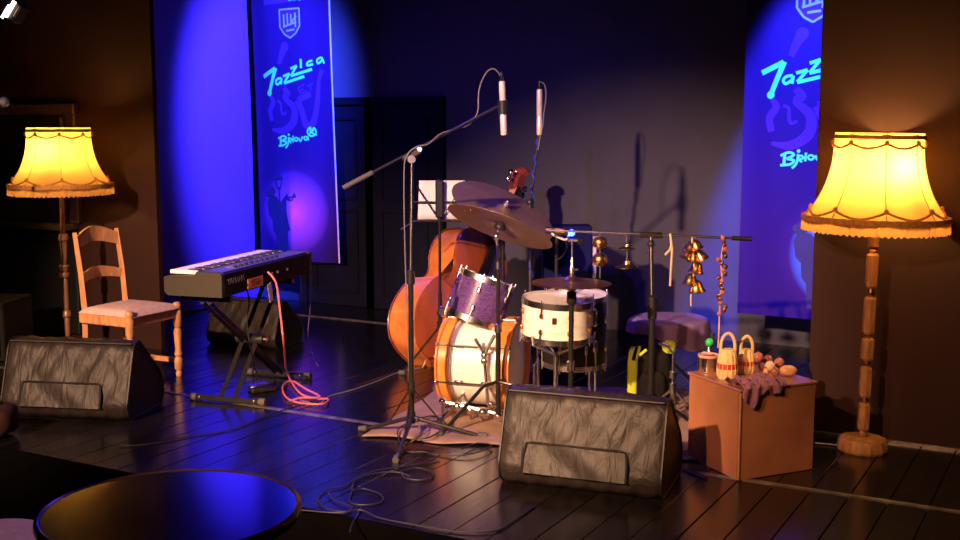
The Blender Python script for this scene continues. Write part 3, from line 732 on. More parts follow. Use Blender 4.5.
# tom
tcn = C(473, 319, 6.25); td = Vector((.34, .10, .93)).normalized()
t = thing('tom_drum', 'purple sparkle tom drum tilted above the bass drum', 'drum', tcn.x, tcn.y, tcn.z-.02)
drum(t, axis_m(Vector((0, 0, .02)), td), .158, .235, 'sparkle', 'chrome', 6, .006, .032)
MB().tube([(0.01, .02, .05), (-.005, .02, -.02), (-.02, .05, -.07)], .011, 10).build('mount_arm', 'chrome', t)
m = MB().box((-.17, .0, .06), (.05, .03, .05), Euler((0, R(20), 0)), bev=.008).build('mount_bracket', 'chrome', t)
# snare
sc2 = C(556, 336, 5.9)
t = thing('snare_drum', 'white pearl snare drum on a chrome stand behind the front monitor', 'drum', sc2.x, sc2.y, 0)
sM = Matrix.Translation((0, 0, sc2.z)) @ Matrix.Rotation(R(2.5), 4, 'Y') @ Matrix.Rotation(R(3), 4, 'X')
drum(t, sM, .182, .195, 'pearl', 'chrome', 8, .006, .03, 'brass')
MB().box((-.02, -.186, .11), (.026, .006, .036), bev=.003).xf(Matrix.Translation((0, 0, sc2.z))).build('badge', 'brass', t)
MB().box((.196, -.02, .10), (.03, .05, .09), bev=.008).xf(Matrix.Translation((0, 0, sc2.z))).build('strainer', 'chrome', t)
for k in range(3):
    a = R(90+120*k+20); q = (.17*math.cos(a), .17*math.sin(a))
    MB().tube([(0, 0, sc2.z-.10), (q[0]*.7, q[1]*.7, sc2.z-.05), (q[0]*1.15, q[1]*1.15, sc2.z-.018), (q[0]*1.2, q[1]*1.2, sc2.z+.03)], .007, 8).build('basket_arm', 'chrome', t)
    MB().tube([(0, 0, .22), (q[0]*.9, q[1]*.9, .08), (q[0]*1.5, q[1]*1.5, .008)], .008, 8).build('stand_leg', 'chrome', t)
MB().cyl((0, 0, .14), (0, 0, sc2.z-.08), .013).build('stand_post', 'chrome', t)
# floor tom behind it
fc = C(574, 362, 6.36)
t = thing('floor_tom', 'black floor tom with a white head behind the snare drum', 'drum', fc.x, fc.y, 0)
drum(t, Matrix.Translation((0, 0, fc.z)) @ Matrix.Rotation(R(3), 4, 'X'), .178, .385, 'plastic', 'chrome', 8, .006, .03)
for k in range(3):
    a = R(30+120*k-90); q = Vector((.205*math.cos(a), .205*math.sin(a), 0))
    lg = MB().tube([q+Vector((0, 0, fc.z+.16)), q+Vector((0, 0, .08)), q*1.12+Vector((0, 0, .012))], .006, 8).build('leg', 'chrome', t)
    MB().cyl(q*1.12, q*1.12+Vector((0, 0, .03)), .012, n=10).build('rubber_foot', 'rubber', lg)
    MB().box(q*.95+Vector((0, 0, fc.z+.12)), (.03, .03, .06), Euler((0, 0, a)), bev=.005).build('leg_bracket', 'chrome', t)
# ------------------------------------------------------------------ cymbals on stands
def cymbal_mb(r, bell=.16, h=.03):
    return MB().lathe([(0.006, h), (r*bell*.55, h*.93), (r*bell, h*.58), (r*bell*1.12, h*.50), (r*.5, h*.36), (r*.8, h*.17), (r, 0), (r, -.0015), (r*.8, h*.17-.002), (r*.5, h*.36-.002), (r*bell*1.12, h*.5-.002), (r*bell, h*.58-.002), (r*bell*.55, h*.93-.002), (.006, h-.002)], 48)
def tripod(t, c, feet, zh, r=.010, m='satin', foot='rubber'):
    for f in feet:
        f = Vector(f); hd = Vector((c[0], c[1], zh))
        lg = MB().tube([hd, f+(hd-f)*.08+Vector((0, 0, .004))], r, 8).build('leg', m, t)
        d = (f-hd); d.z = 0; d.normalize()
        MB().cyl(f-d*.03+Vector((0, 0, .016)), f+d*.015+Vector((0, 0, .012)), .016, n=10).build('rubber_foot', foot, lg)
    MB().cyl((c[0], c[1], zh-.03), (c[0], c[1], zh+.03), .018, n=12).build('leg_collar', m, t)
def place_cymbal(t, name, p, nrm, r, m, rivets=0):
    M4 = axis_m(p, nrm); cy = cymbal_mb(r).xf(M4).build(name, m, t)
    for k in range(rivets):
        a = R(200+18*k); MB().ball((r*.72*math.cos(a), r*.72*math.sin(a), .004), .006, 8, 6).xf(M4).build('rivet', 'brass', cy)
    return M4
D1 = 6.02; cc = C(500, 227, D1); bs = CF(498, 425)
t = thing('crash_cymbal', 'large riveted cymbal tilted with its underside showing, on a tall dark stand', 'cymbal', bs.x, bs.y, 0)
p = loc(t, cc); n1 = Vector((.34, .29, .88)).normalized()
M4 = place_cymbal(t, 'cymbal_disc', p, n1, .292, 'cymbal', 3)
MB().cyl(p-n1*.045, p+n1*.07, .006, n=8).build('tilter_rod', 'chrome', t)
MB().lathe([(0, -.012), (.03, -.012), (.034, .0), (.028, .012), (0, .012)], 16, M4).build('felt_washer', 'plastic', t)
MB().lathe([(0, .034), (.014, .034), (.016, .06), (0, .062)], 12, M4).build('wing_nut', 'chrome', t)
pb = Vector((0, 0, p.z-.07)); MB().ball(p-n1*.055, .022, 10, 7).build('tilter', 'chrome', t)
MB().tube([p-n1*.055, Vector((p.x-.012, p.y-.02, p.z-.10)), (0, 0, p.z-.16)], .009, 8).build('upper_tube', 'steel', t)
MB().cyl((0, 0, .40), (0, 0, p.z-.15), .0105, n=12).build('middle_tube', 'satin', t)
MB().cyl((0, 0, .06), (0, 0, .52), .0135, n=12).build('lower_tube', 'satin', t)
for z in (.52, p.z-.19): MB().lathe([(.012, -.025), (.02, -.02), (.02, .02), (.012, .025)], 12, Matrix.Translation((0, 0, z))).build('height_clamp', 'steel', t)
fe = [lf(t, 438, 438), Vector((.30, -.14, 0)), Vector((.16, .28, 0))]
for f in fe:
    fx_ = Vector((f.x, f.y, 0)); kn = fx_*.25+Vector((0, 0, .225))
    lg = MB().tube([(0, 0, .235), kn, fx_*.96+Vector((0, 0, .012))], .010, 8).build('leg', 'satin', t)
    MB().cyl(fx_*.94+Vector((0, 0, .014)), fx_*1.02+Vector((0, 0, .010)), .016, n=10).build('rubber_foot', 'rubber', lg)
# second cymbal on a stand farther back, mostly behind the first
D2 = 6.72; cc = C(503, 211, D2); bs = Vector((cc.x, cc.y, 0))
t = thing('ride_cymbal', 'bronze cymbal behind the riveted cymbal, its top and wing nut showing', 'cymbal', bs.x, bs.y, 0)
p = Vector((0, 0, cc.z)); n2 = Vector((.40, -.32, .86)).normalized()
M4 = place_cymbal(t, 'cymbal_disc', p, n2, .325, 'cymbal', 0)
MB().cyl(p-n2*.03, p+n2*.075, .006, n=8).build('tilter_rod', 'chrome', t)
MB().lathe([(0, .034), (.016, .034), (.022, .05), (.012, .066), (0, .068)], 12, M4).build('wing_nut', 'chrome', t)
MB().cyl((0, 0, .05), (0, 0, cc.z-.02), .011, n=12).build('stand_tube', 'satin', t)
tripod(t, (0, 0), [(-.02, .30, 0), (.25, -.16, 0), (-.25, -.14, 0)], .30)
# hi-hat
D3 = 5.62; cc = C(570, 282, D3); bs = CF(570, 447)
t = thing('hi_hat', 'pair of dark bronze hi-hat cymbals on a black stand before the snare', 'cymbal', bs.x, bs.y, 0)
zc = cc.z
for (nm, mm) in (('top_cymbal', Matrix.Translation((0, 0, zc+.012)) @ Matrix.Rotation(R(1), 4, 'Y')), ('bottom_cymbal', Matrix.Translation((0, 0, zc+.006)) @ Matrix.Rotation(R(180), 4, 'X'))):
    cymbal_mb(.192, .18, .034).xf(mm).build(nm, 'hat', t)
MB().cyl((0, 0, zc-.03), (0, 0, zc+.215), .004, n=8).build('pull_rod', 'chrome', t)
MB().lathe([(.005, .04), (.012, .045), (.012, .085), (.007, .095), (.007, .13), (0.004, .135)], 12, Matrix.Translation((0, 0, zc))).build('clutch', 'chrome', t)
MB().cyl((.0, 0, zc+.075), (.03, 0, zc+.075), .006, n=8).build('clutch_screw', 'chrome', t)
MB().lathe([(.012, zc-.10), (.024, zc-.085), (.024, zc-.035), (.014, zc-.03)], 14).build('cymbal_seat', 'plastic', t)
MB().cyl((0, 0, .05), (0, 0, zc-.06), .0125, n=12).build('stand_tube', 'satin', t)
MB().lathe([(.012, .38), (.021, .385), (.021, .43), (.012, .435)], 12).build('height_clamp', 'chrome', t)
tripod(t, (0, 0), [(-.20, .16, 0), (.22, .14, 0), (0.02, -.20, 0)], .26, .009, 'chrome')
# kick pedal hardware at the batter side and low front
c = CF(553, 402)
t = thing('kick_pedal', 'chrome kick pedal between the bass drum and the snare stand', 'pedal', c.x, c.y, 0, R(-16))
MB().box((0, 0, .012), (.26, .09, .016), bev=.004).build('footplate_base', 'steel', t)
MB().box((.02, 0, .06), (.24, .075, .012), Euler((0, R(-14), 0)), bev=.004).build('footboard', 'chrome', t)
for s in (-1, 1): MB().cyl((-.10, s*.05, .01), (-.10, s*.05, .22), .008, n=8).build('frame_post', 'chrome', t)
MB().cyl((-.10, -.06, .22), (-.10, .06, .22), .009, n=8).build('axle', 'chrome', t)
bt = MB().cyl((-.10, 0, .22), (-.055, 0, .40), .005, n=8).build('beater_rod', 'chrome', t); MB().ball((-.05, 0, .42), (.026, .026, .03), 12, 8).build('beater', 'head', bt)
c = CF(480, 425)
t = thing('clamp_hardware', 'chrome clamp hardware lying on the rug before the bass drum', 'hardware', c.x, c.y+.05, 0)
MB().cyl((-.20, .06, .10), (.10, -.02, .05), .010, n=8).build('rod', 'chrome', t)
for (x_, y_, z_, s_) in ((-.20, .06, .10, .022), (-.12, .04, .075, .028), (-.05, .02, .06, .024), (.02, .0, .05, .034), (.10, -.02, .04, .03), (.06, .03, .09, .024)):
    k = MB().ball((x_, y_, z_), (s_, s_*.8, s_), 10, 7).build('clamp', 'chrome', t); MB().cyl((x_, y_, max(0, z_-.09)), (x_, y_, z_), .008, n=8).build('clamp_pin', 'steel', k)
# ------------------------------------------------------------------ double bass leaning back
def bass():
    b0 = C(437, 362, 7.30); b0.z = .03; top = C(522, 172, 8.2)
    u = (top-b0); Ltot = u.length; u.normalize()
    n0 = Vector((math.sin(R(44)), -math.cos(R(44)), 0)); n = (n0-u*n0.dot(u)).normalized(); s = n.cross(u); s = -s if s.x < 0 else s   # s: width axis, to the right
    t = thing('double_bass', 'orange-brown double bass leaning back behind the drum kit', 'double bass', b0.x, b0.y, 0)
    org = Vector((0, 0, b0.z))
    fn = lambda a, b, h: org+s*a+u*b+n*h
    LB = .66*Ltot; k = LB/1.0
    half = [(0, 0), (.14, .004), (.24, .04), (.305, .12), (.33, .22), (.322, .32), (.30, .40), (.275, .45), (.272, .455), (.215, .47), (.19, .53), (.195, .59), (.225, .635), (.228, .64), (.245, .70), (.246, .76), (.232, .82), (.20, .88), (.15, .93), (.09, .975), (.035, 1.0)]
    half = [(a*1.04, b) for a, b in half]
    sm = smooth_path([Vector((a, b, 0)) for a, b in half], 3)
    pl = [(p.x*k, p.y*k) for p in sm]; out = pl+[(-a, b) for a, b in reversed(pl[1:])]
    dp = .225
    MB().prism(out, -dp, 0, fn).build('ribs', 'varnish2', t, ang=30)
    def plate(h0, h1, arch, nm):
        N = len(out); cx, cy = 0, .45*k; rings = [1.02, .97, .85, .65, .4, .15]; vs = []; fs = []
        for i, q in enumerate(rings):
            for (a, b) in out: vs.append(fn(a*q, cy+(b-cy)*q, h0+(h1-h0)*(1 if i else 1)+arch*max(0,1-q)**.8))
        for (a, b) in out: vs.append(fn(a*1.02, cy+(b-cy)*1.02, h0))
        R_ = len(rings)
        for i in range(R_-1):
            for j in range(N): fs.append((i*N+j, i*N+(j+1) % N, (i+1)*N+(j+1) % N, (i+1)*N+j))
        for j in range(N): fs.append((R_*N+j, R_*N+(j+1) % N, (j+1) % N, j))
        vs.append(fn(cx, cy, h0+(h1-h0)+arch)); fs += [((R_-1)*N+j, (R_-1)*N+(j+1) % N, len(vs)-1) for j in range(N)]
        return MB().add(vs, fs).build(nm, 'varnish', t, ang=40)
    tp = plate(0, .008, .035, 'front_plate'); plate(-dp, -dp-.008, -.03, 'back_plate')
    for i in (0, 1): MB().tube([fn(a*1.02, .45*k+(b-.45*k)*1.02, 0 if i == 0 else -dp) for a, b in out], .005, 6, closed=True).build('edge_binding', 'redwood', t)
    for sg in (-1, 1):
        f = [(.085, .33), (.10, .30), (.125, .32), (.115, .37), (.10, .42), (.095, .48), (.115, .51), (.13, .49)]
        MB().tube(smooth_path([fn(sg*a*k*1.15, b*k, .030) for a, b in f], 4), .009, 6).build('f_hole', 'ebony', tp)
    MB().prism([(-.07*k, .385*k), (.07*k, .385*k), (.045*k, .40*k), (-.045*k, .40*k)], .03, .15*k, fn).build('bridge', 'oak', t)
    MB().prism([(-.035*k, .06*k), (.035*k, .06*k), (.05*k, .30*k), (-.05*k, .30*k)], .06, .085, fn).build('tailpiece', 'ebony', t)
    MB().cyl(fn(0, 0, -dp/2), fn(0, -.035, -dp/2), .012, n=10).build('endpin', 'steel', t)
    hn = .045
    nk = MB().prism([(-.032, LB*.97), (.032, LB*.97), (.024, Ltot*.90), (-.024, Ltot*.90)], -.02, hn, fn).build('neck', 'oak', t, ang=30)
    MB().prism([(-.044, LB*.58), (.044, LB*.58), (.026, Ltot*.90), (-.026, Ltot*.90)], hn, hn+.018, lambda a, b, h: fn(a, b, h+.02*max(0, (LB*1.0-b)/LB))).build('fingerboard', 'ebony', t, ang=30)
    hd = MB().prism([(-.026, Ltot*.89), (.026, Ltot*.89), (.034, Ltot*.93), (.03, Ltot*.975), (-.03, Ltot*.975), (-.034, Ltot*.93)], -.03, .035, fn).build('pegbox', 'redwood', t, ang=30)
    sp = [];
    for i in range(26):
        a = i*.5; r = .058*(1-i/30); sp.append(fn(0, Ltot*.985+r*math.sin(a)*.8, -.015+r*math.cos(a)))
    MB().tube(sp, [.026-.0005*i for i in range(26)], 8).build('scroll', 'redwood', hd)
    for i, (sg, bb) in enumerate(((-1, .915), (-1, .95), (1, .915), (1, .95))):
        pg = MB().cyl(fn(0, Ltot*bb, 0), fn(sg*.085, Ltot*bb, 0), .007, n=8).build('tuning_peg', 'steel', t)
        MB().ball(fn(sg*.095, Ltot*bb, 0), (.022, .02, .022), 10, 7).build('peg_key', 'chrome', pg)
    for a in (-.022, -.008, .008, .022):
        MB().tube([fn(a*1.3, .29*k, .09), fn(a*1.5, .39*k, .155*k), fn(a*.6, Ltot*.90, hn+.022)], .0018, 5).build('string', 'steel', t)
    return t, fn, Ltot
bass()
# ------------------------------------------------------------------ music stand
D = 7.0; b = Vector((C(440, 300, D).x, D, 0))
t = thing('music_stand', 'black folding music stand holding white sheets behind the mic stand', 'music stand', b.x, b.y, 0)
z0 = C(440, 221, D).z; z1 = C(440, 183, D).z
MB().cyl((0, 0, .05), (0, 0, z0+.02), .009, n=10).build('pole', 'satin', t)
MB().cyl((0, 0, .05), (0, 0, .55), .012, n=10).build('lower_pole', 'satin', t)
MB().box((0, -.01, (z0+z1)/2+.02), (.05, .02, z1-z0), bev=.008).build('desk_spine', 'black', t)
hwid = .14
for z in (z0, (z0+z1)/2): MB().cyl((-hwid*1.25, 0, z), (hwid*1.1, 0, z), .005, n=8).build('desk_bar', 'satin', t)
for sg in (-1, 1): MB().cyl((0, 0, z0), (sg*hwid, .01, z1-.02), .004, n=8).build('desk_brace', 'satin', t)
MB().cyl((-hwid*1.1, 0, z0), (-hwid*1.7, -.03, z0-.05), .004, n=8).build('page_clip', 'steel', t)
tripod(t, (0, 0), [(.26, .12, 0), (-.25, .14, 0), (-.02, -.28, 0)], .34, .007)
for i, (x0, x1, dy, lab) in enumerate(((-.135, .03, .022, 'white music sheet on the left half of the music stand'), (.0, .145, .028, 'white music sheet on the right half of the music stand, behind the cymbal'))):
    o = MB().grid(lambda a, bb: Vector((x0+(x1-x0)*a+.01*bb, dy+.006*math.sin(a*3)+.01*bb, z0+.008+(z1-z0+.005)*bb)), 6, 6).build('music_sheet', 'paper')
    o.location = t.location; o.rotation_euler = t.rotation_euler; tag(o, lab, 'paper', 'music sheets')
    sm_ = o.modifiers.new('thick', 'SOLIDIFY'); sm_.thickness = .0015
# ------------------------------------------------------------------ boom microphone stand
D = 5.82; b = CF(412, 436)
t = thing('microphone_stand', 'black tripod boom microphone stand left of the drum kit', 'mic stand', b.x, b.y, 0)
pv = lp(t, 412, 157, D)
MB().cyl((0, 0, .08), (0, 0, .82), .0135, n=12).build('lower_tube', 'satin', t)
MB().cyl((0, 0, .80), (pv.x, pv.y, pv.z-.02), .009, n=12).build('upper_tube', 'satin', t)
MB().lathe([(.012, .78), (.021, .785), (.021, .85), (.012, .855)], 12).build('height_clutch', 'plastic', t)
e0 = lp(t, 343, 188, D-.05); e1 = lp(t, 497, 107, D+.10)
bm_ = MB().cyl(e0+(e1-e0)*.18, e1, .0075, n=10).build('boom', 'satin', t)
MB().cyl(e0, e0+(e1-e0)*.19, .013, n=12).build('counterweight', 'rubber', t)
MB().box(pv+Vector((.0, 0, .012)), (.11, .035, .04), Euler((0, R(-27), 0)), bev=.008).build('boom_clamp', 'plastic', t)
MB().cyl(pv+Vector((0, -.04, -.01)), pv+Vector((0, .02, -.01)), .02, n=12).build('clamp_knob', 'steel', t)
MB().cyl(pv+Vector((.04, -.035, .04)), pv+Vector((.04, 0, .035)), .012, n=10).build('clamp_screw', 'chrome', t)
tripod(t, (0, 0), [lf(t, 484, 438), lf(t, 362, 431), lf(t, 396, 462)], .10, .011)
for f in (lf(t, 484, 438), lf(t, 362, 431), lf(t, 396, 462)): MB().cyl((0, 0, .26), Vector((f.x*.45, f.y*.45, .06)), .005, n=6).build('leg_brace', 'satin', t)
MB().cyl((0, 0, .22), (0, 0, .28), .02, n=12).build('brace_collar', 'plastic', t)
def pencil_mic(label, ptop, pbot, r, tail, tailmat='greycable'):
    ptop, pbot = W(ptop), W(pbot); d = (ptop-pbot).normalized(); ln = (ptop-pbot).length
    o = bpy.data.objects.new('condenser_microphone', None); scene.collection.objects.link(o); o.location = pbot; tag(o, label, 'microphone', 'pencil microphones')
    M4 = axis_m((0, 0, 0), d)
    MB().lathe([(0, 0), (r*.9, 0), (r*1.04, .006), (r*1.04, ln*.38), (r*.96, ln*.39), (r*.96, ln*.42), (r*1.04, ln*.43), (r, ln*.98), (r*.6, ln)], 16, M4).build('body', 'silver', o)
    MB().lathe([(r*.5, ln), (r*.62, ln+.005), (r*.45, ln+.045), (0, ln+.05)], 12, M4).build('cable_plug', 'black', o)
    cb = MB().tube(smooth_path([W(p)-pbot for p in tail], 6), .0035, 6).build('cable', tailmat, o)
    return o
top1 = C(502, 81, D+.10); bot1 = C(504, 135, D+.12)
pencil_mic('silver pencil microphone clipped to the boom arm', top1, bot1, .0165, [C(501.5, 77, D+.10), C(494, 69, D+.1), C(486, 73, D+.1), C(479, 90, D+.1), C(477.5, 112, D+.08), C(468, 125, D+.08), C(452, 130, D+.06), C(440, 134, D+.02), C(428, 144, D-.02), C(416, 147, D-.03), C(407, 156, D-.03), C(404, 175, D-.02), C(405, 250, D-.02), C(408, 340, D-.02), C(411, 400, D-.03), CF(420, 432, .05), CF(402, 447, .012)])
cl = MB().cyl((C(497, 107, D+.10)-b), (C(503, 107, D+.11)-b), .012, n=10); cl.ring(.016, .026, -.035, .035, 16, axis_m(C(503, 107, D+.11)-b, C(502, 81, D+.10)-C(504, 135, D+.12))); cl.build('mic_clip', 'plastic', t)
# second microphone behind the cymbals
D = 6.95; b = Vector((C(531, 300, D).x, D, 0))
t = thing('microphone_stand', 'slim steel microphone stand behind the cymbals, wrapped in blue cable', 'mic stand', b.x, b.y, 0)
zt_ = lp(t, 530, 208, D)
MB().cyl((0, 0, .06), zt_, .010, n=10).build('pole', 'steel', t)
MB().cyl(zt_-Vector((0, 0, .05)), zt_+Vector((0, 0, .03)), .018, n=10).build('clutch', 'plastic', t)
q = lp(t, 539, 134, D); MB().cyl(zt_, q, .006, n=8).build('upper_arm', 'satin', t)
MB().ball(zt_+Vector((0, 0, .035)), .024, 10, 7).build('swivel', 'plastic', t)
pts = []
for i in range(40):
    f = i/39; c0 = q+(zt_-q)*min(1, f*1.7) if f < .59 else zt_+(Vector((0, 0, .65))-zt_)*((f-.59)/.41)
    pts.append(c0+Vector((.012*math.cos(i*1.3), .012*math.sin(i*1.3), 0)))
MB().tube(smooth_path(pts, 3), .0045, 6).build('wrapped_cable', 'bluecable', t)
tripod(t, (0, 0), [(.27, .1, 0), (-.25, .14, 0), (-.03, -.3, 0)], .20, .008)
pencil_mic('silver pencil microphone standing upright behind the cymbals', C(539.5, 89, D), C(539.5, 135, D), .017, [C(539.5, 86, D), C(541, 82, D), C(545, 86, D-.01), C(546, 98, D-.02), C(544, 112, D-.02), C(543, 125, D-.02), C(540, 138, D-.015), C(538, 150, D-.015)])
# microphone reaching in at the left edge
D = 6.7; b = Vector((C(-40, 300, D).x, D, 0))
t = thing('vocal_microphone', 'vocal microphone with a blue-lit grille at the left edge of the stage', 'microphone', b.x, b.y, 0)
a0 = lp(t, 4, 102, D); a1 = lp(t, -22, 112, D)
dd = (a0-a1).normalized()
MB().ball(a0, .03, 14, 9).build('grille', 'grille', t)
MB().lathe([(.012, 0), (.014, .02), (.022, .13), (.024, .145)], 14, axis_m(a0-dd*.155, dd)).build('body', 'black', t)
MB().cyl((0, 0, .03), (a1.x*.4, a1.y, a1.z-.02), .010, n=10).build('pole', 'satin', t)
MB().cyl((a1.x*.4, a1.y, a1.z-.02), a0-dd*.10, .012, n=8).build('mic_clip', 'plastic', t)
MB().lathe([(0, 0), (.13, 0), (.13, .012), (.04, .03), (.012, .035)], 24).build('base', 'black', t)
# ------------------------------------------------------------------ percussion bar with bells
D = 5.92; b = CF(650, 430)
t = thing('percussion_stand', 'black T-shaped stand carrying a horizontal bar of bells', 'stand', b.x, b.y, 0)
tz = lp(t, 651, 237, D)
MB().cyl((0, 0, .06), (0, 0, .62), .0165, n=12).build('lower_tube', 'satin', t)
MB().cyl((0, 0, .60), (tz.x, tz.y, tz.z), .0115, n=12).build('upper_tube', 'satin', t)
MB().lathe([(.013, .58), (.024, .59), (.024, .70), (.013, .71)], 12).build('height_clutch', 'plastic', t)
BL, BRt = C(545, 230, D+.10), C(752, 239, D-.02)
def barpt(px):
    f = (px-545)/(752-545); return BL+(BRt-BL)*f
bl_, br_ = loc(t, BL), loc(t, BRt)
MB().cyl(bl_, br_, .0065, n=10).build('cross_bar', 'steel', t)
MB().cyl(loc(t, barpt(732)), br_, .012, n=10).build('bar_grip', 'plastic', t)
MB().box(loc(t, barpt(652))+Vector((0, 0, -.002)), (.125, .03, .03), Euler((0, R(2), 0)), bev=.007).build('bar_clamp', 'plastic', t)
MB().ball(tz+Vector((0, -.01, -.035)), .02, 10, 7).build('tilt_joint', 'plastic', t)
MB().ring(.012, .018, -.01, .01, 12, Matrix.Translation((tz.x, tz.y, tz.z-.075))).build('collar_ring', 'chrome', t)
tripod(t, (0, 0), [(.24, .14, 0), (-.24, .15, 0), (.02, -.27, 0)], .20, .010)
BELL = [(0, .052), (.012, .05), (.024, .04), (.030, .02), (.036, .004), (.042, -.004), (.039, -.006), (.030, .004), (0, .006)]
def bell_thing(label, px, py, s, m, kind='bell', tilt=0):
    p = C(px, py, D+.01); top = barpt(px)
    o = bpy.data.objects.new('bell', None); scene.collection.objects.link(o); o.location = W(p); o.rotation_euler = (0, R(tilt), PSI); tag(o, label, 'bell', 'hanging bells')
    if kind == 'bell': MB().lathe([(r*s, z*s) for r, z in BELL], 18).build('body', m, o); MB().ball((0, 0, -.006*s), .008*s, 8, 6).build('clapper', 'steel', o)
    elif kind == 'pot':
        MB().lathe([(0, .034*s), (.02*s, .034*s), (.036*s, .02*s), (.04*s, 0), (.034*s, -.02*s), (.018*s, -.03*s), (0, -.03*s)], 18).build('body', m, o)
        MB().ring(.03*s, .042*s, -.002*s, .004*s, 18).build('rim', m, o)
    else:
        MB().lathe([(0, .022*s), (.012*s, .022*s), (.016*s, .008*s), (.05*s, -.004*s), (.05*s, -.006*s), (0, .002*s)], 20).build('body', m, o)
    MB().ring(.004*s, .007*s, -.003, .003, 10, axis_m((0, 0, .052*s if kind == 'bell' else (.04*s if kind == 'pot' else .028*s)), (0, 1, 0))).build('loop', 'steel', o)
    return o
bell_thing('upper of two round brass bells hanging left of the stand pole', 600, 243, 1.0, 'brass', 'pot')
bell_thing('lower of two round brass bells hanging left of the stand pole', 600, 260, 1.05, 'brass', 'pot')
bell_thing('upper small brass disc chime next to the round bells', 627, 248, .9, 'brass', 'disc')
bell_thing('lower brass disc chime next to the round bells', 627, 266, 1.25, 'brass', 'disc')
PS = t
def cord(label, pts, r, m, nm='hanging_cord'):
    if nm == 'hanging_cord': return MB().tube(smooth_path([loc(PS, p) for p in pts], 5), r, 6).build(nm, m, PS)
    o = MB().tube(smooth_path([W(p) for p in pts], 5), r, 6).build(nm, m); return tag(o, label, 'cord')
cord('thin cord through the two round brass bells', [barpt(600), C(600, 243, D+.0), C(600, 262, D), C(600, 278, D)], .0025, 'greycable')
cord('thin cord through the two brass disc chimes', [barpt(627), C(627, 250, D), C(627, 266, D)], .0025, 'greycable')
cord('pale twisted strip knotted on the percussion bar right of the pole', [C(665, 255, D-.01), C(671, 247, D-.01), barpt(671)+Vector((0, 0, .01)), C(672, 250, D-.012), C(671, 268, D-.01), C(670, 286, D-.01)], .006, 'cream', 'fabric_strip')
cl = [(690, 251, 1.0, 'copper', 12), (697, 248, .9, 'copper', -20), (686, 258, .9, 'copper', 20), (702, 259, 1.0, 'copper', -30), (694, 261, .9, 'brass', 0), (696, 272, 1.05, 'brass', 8), (690, 284, 1.05, 'brass', 6), (697, 291, 1.15, 'brass', -8)]
names = ['copper bell highest left in the bell cluster', 'copper bell highest right in the bell cluster', 'copper bell at the far left of the bell cluster', 'copper bell jutting out right of the bell cluster', 'brass bell in the middle of the bell cluster', 'brass bell below the middle of the bell cluster', 'lower left brass bell of the bell cluster', 'lowest brass bell of the bell cluster']
for (px, py, s, m, tl), lab in zip(cl, names): bell_thing(lab, px, py, s, m, 'bell', tl)
cord('cord holding the cluster of copper bells on the bar', [barpt(693), C(692, 246, D-.01), C(694, 262, D-.01), C(693, 280, D-.01), C(691, 296, D-.01), C(691, 306, D-.01)], .004, 'cream')
s0 = cord('string of small copper jingles hanging at the right end of the bar', [barpt(722)+Vector((0, 0, .012)), C(723, 245, D-.03), C(721, 262, D-.03), C(722, 280, D-.03), C(720, 300, D-.03), C(719, 330, D-.03), C(718, 348, D-.03)], .004, 'tan', 'jingle_string')
rn = random.Random(5)
for i in range(22):
    px = 722+rn.uniform(-4, 4); py = 238+i*3.6
    MB().ball(W(C(px, py, D-.035)), (.012, .012, .014), 8, 6).build('jingle', 'copper' if i % 3 else 'nut', s0)
# ------------------------------------------------------------------ sound module, tall blue case
D = 6.5; c = C(566, 300, 7.2)
t = thing('flight_case', 'tall narrow dark blue case with a pale edge behind the hi-hat', 'case', c.x, c.y, 0)
zt_ = C(566, 225, 7.2).z
MB().box((0, 0, zt_/2), (.305, .16, zt_), bev=.006).build('body', 'bluecase', t, smooth=False)
MB().box((.171, -.06, zt_*.5), (.022, .03, zt_*.86), bev=.003).build('edge_strip', 'palestrip', t, smooth=False)
MB().box((0, -.083, zt_*.9), (.2, .006, .04), bev=.002).build('handle', 'black', t, smooth=False)
c = C(557, 231, 6.2)
t = thing('sound_module', 'small electronic sound module with a glowing blue light beside the cymbal', 'sound module', c.x, c.y, c.z)
MB().box((0, 0, 0), (.13, .10, .03), Euler((0, R(6), 0)), bev=.005).build('case', 'plastic', t)
MB().box((-.045, -.053, .010), (.035, .006, .016), Euler((0, R(4), 0)), bev=.002).build('label', 'yellowlabel', t)
MB().box((.010, -.053, .007), (.05, .006, .018), Euler((0, R(4), 0)), bev=.002).build('label', 'yellowlabel', t)
MB().ball((.075, -.05, -.005), .019, 12, 8).build('indicator_light', 'led', t)
MB().box((.075, -.045, -.045), (.07, .015, .018), bev=.003).build('name_plate', 'logo', t)
MB().cyl((0, .02, -.015), (0, .02, -c.z), .010, n=10).build('pole', 'satin', t)
MB().tube(smooth_path([(.0, -.05, -.01), (.03, -.07, -.03), (.05, -.06, -.08), (.03, -.03, -.13), (0, .01, -.16)], 5), .004, 6).build('cable', 'cable', t)
MB().tube(smooth_path([(-.03, -.05, -.01), (-.01, -.08, -.02), (.04, -.07, -.04), (.06, -.05, -.02)], 5), .006, 6).build('cable', 'paper', t)
for a in (30, 150, 270): MB().tube([(0, .02, -c.z+.14), (.2*math.cos(R(a)), .02+.2*math.sin(R(a)), -c.z+.01)], .008, 6).build('leg', 'satin', t)
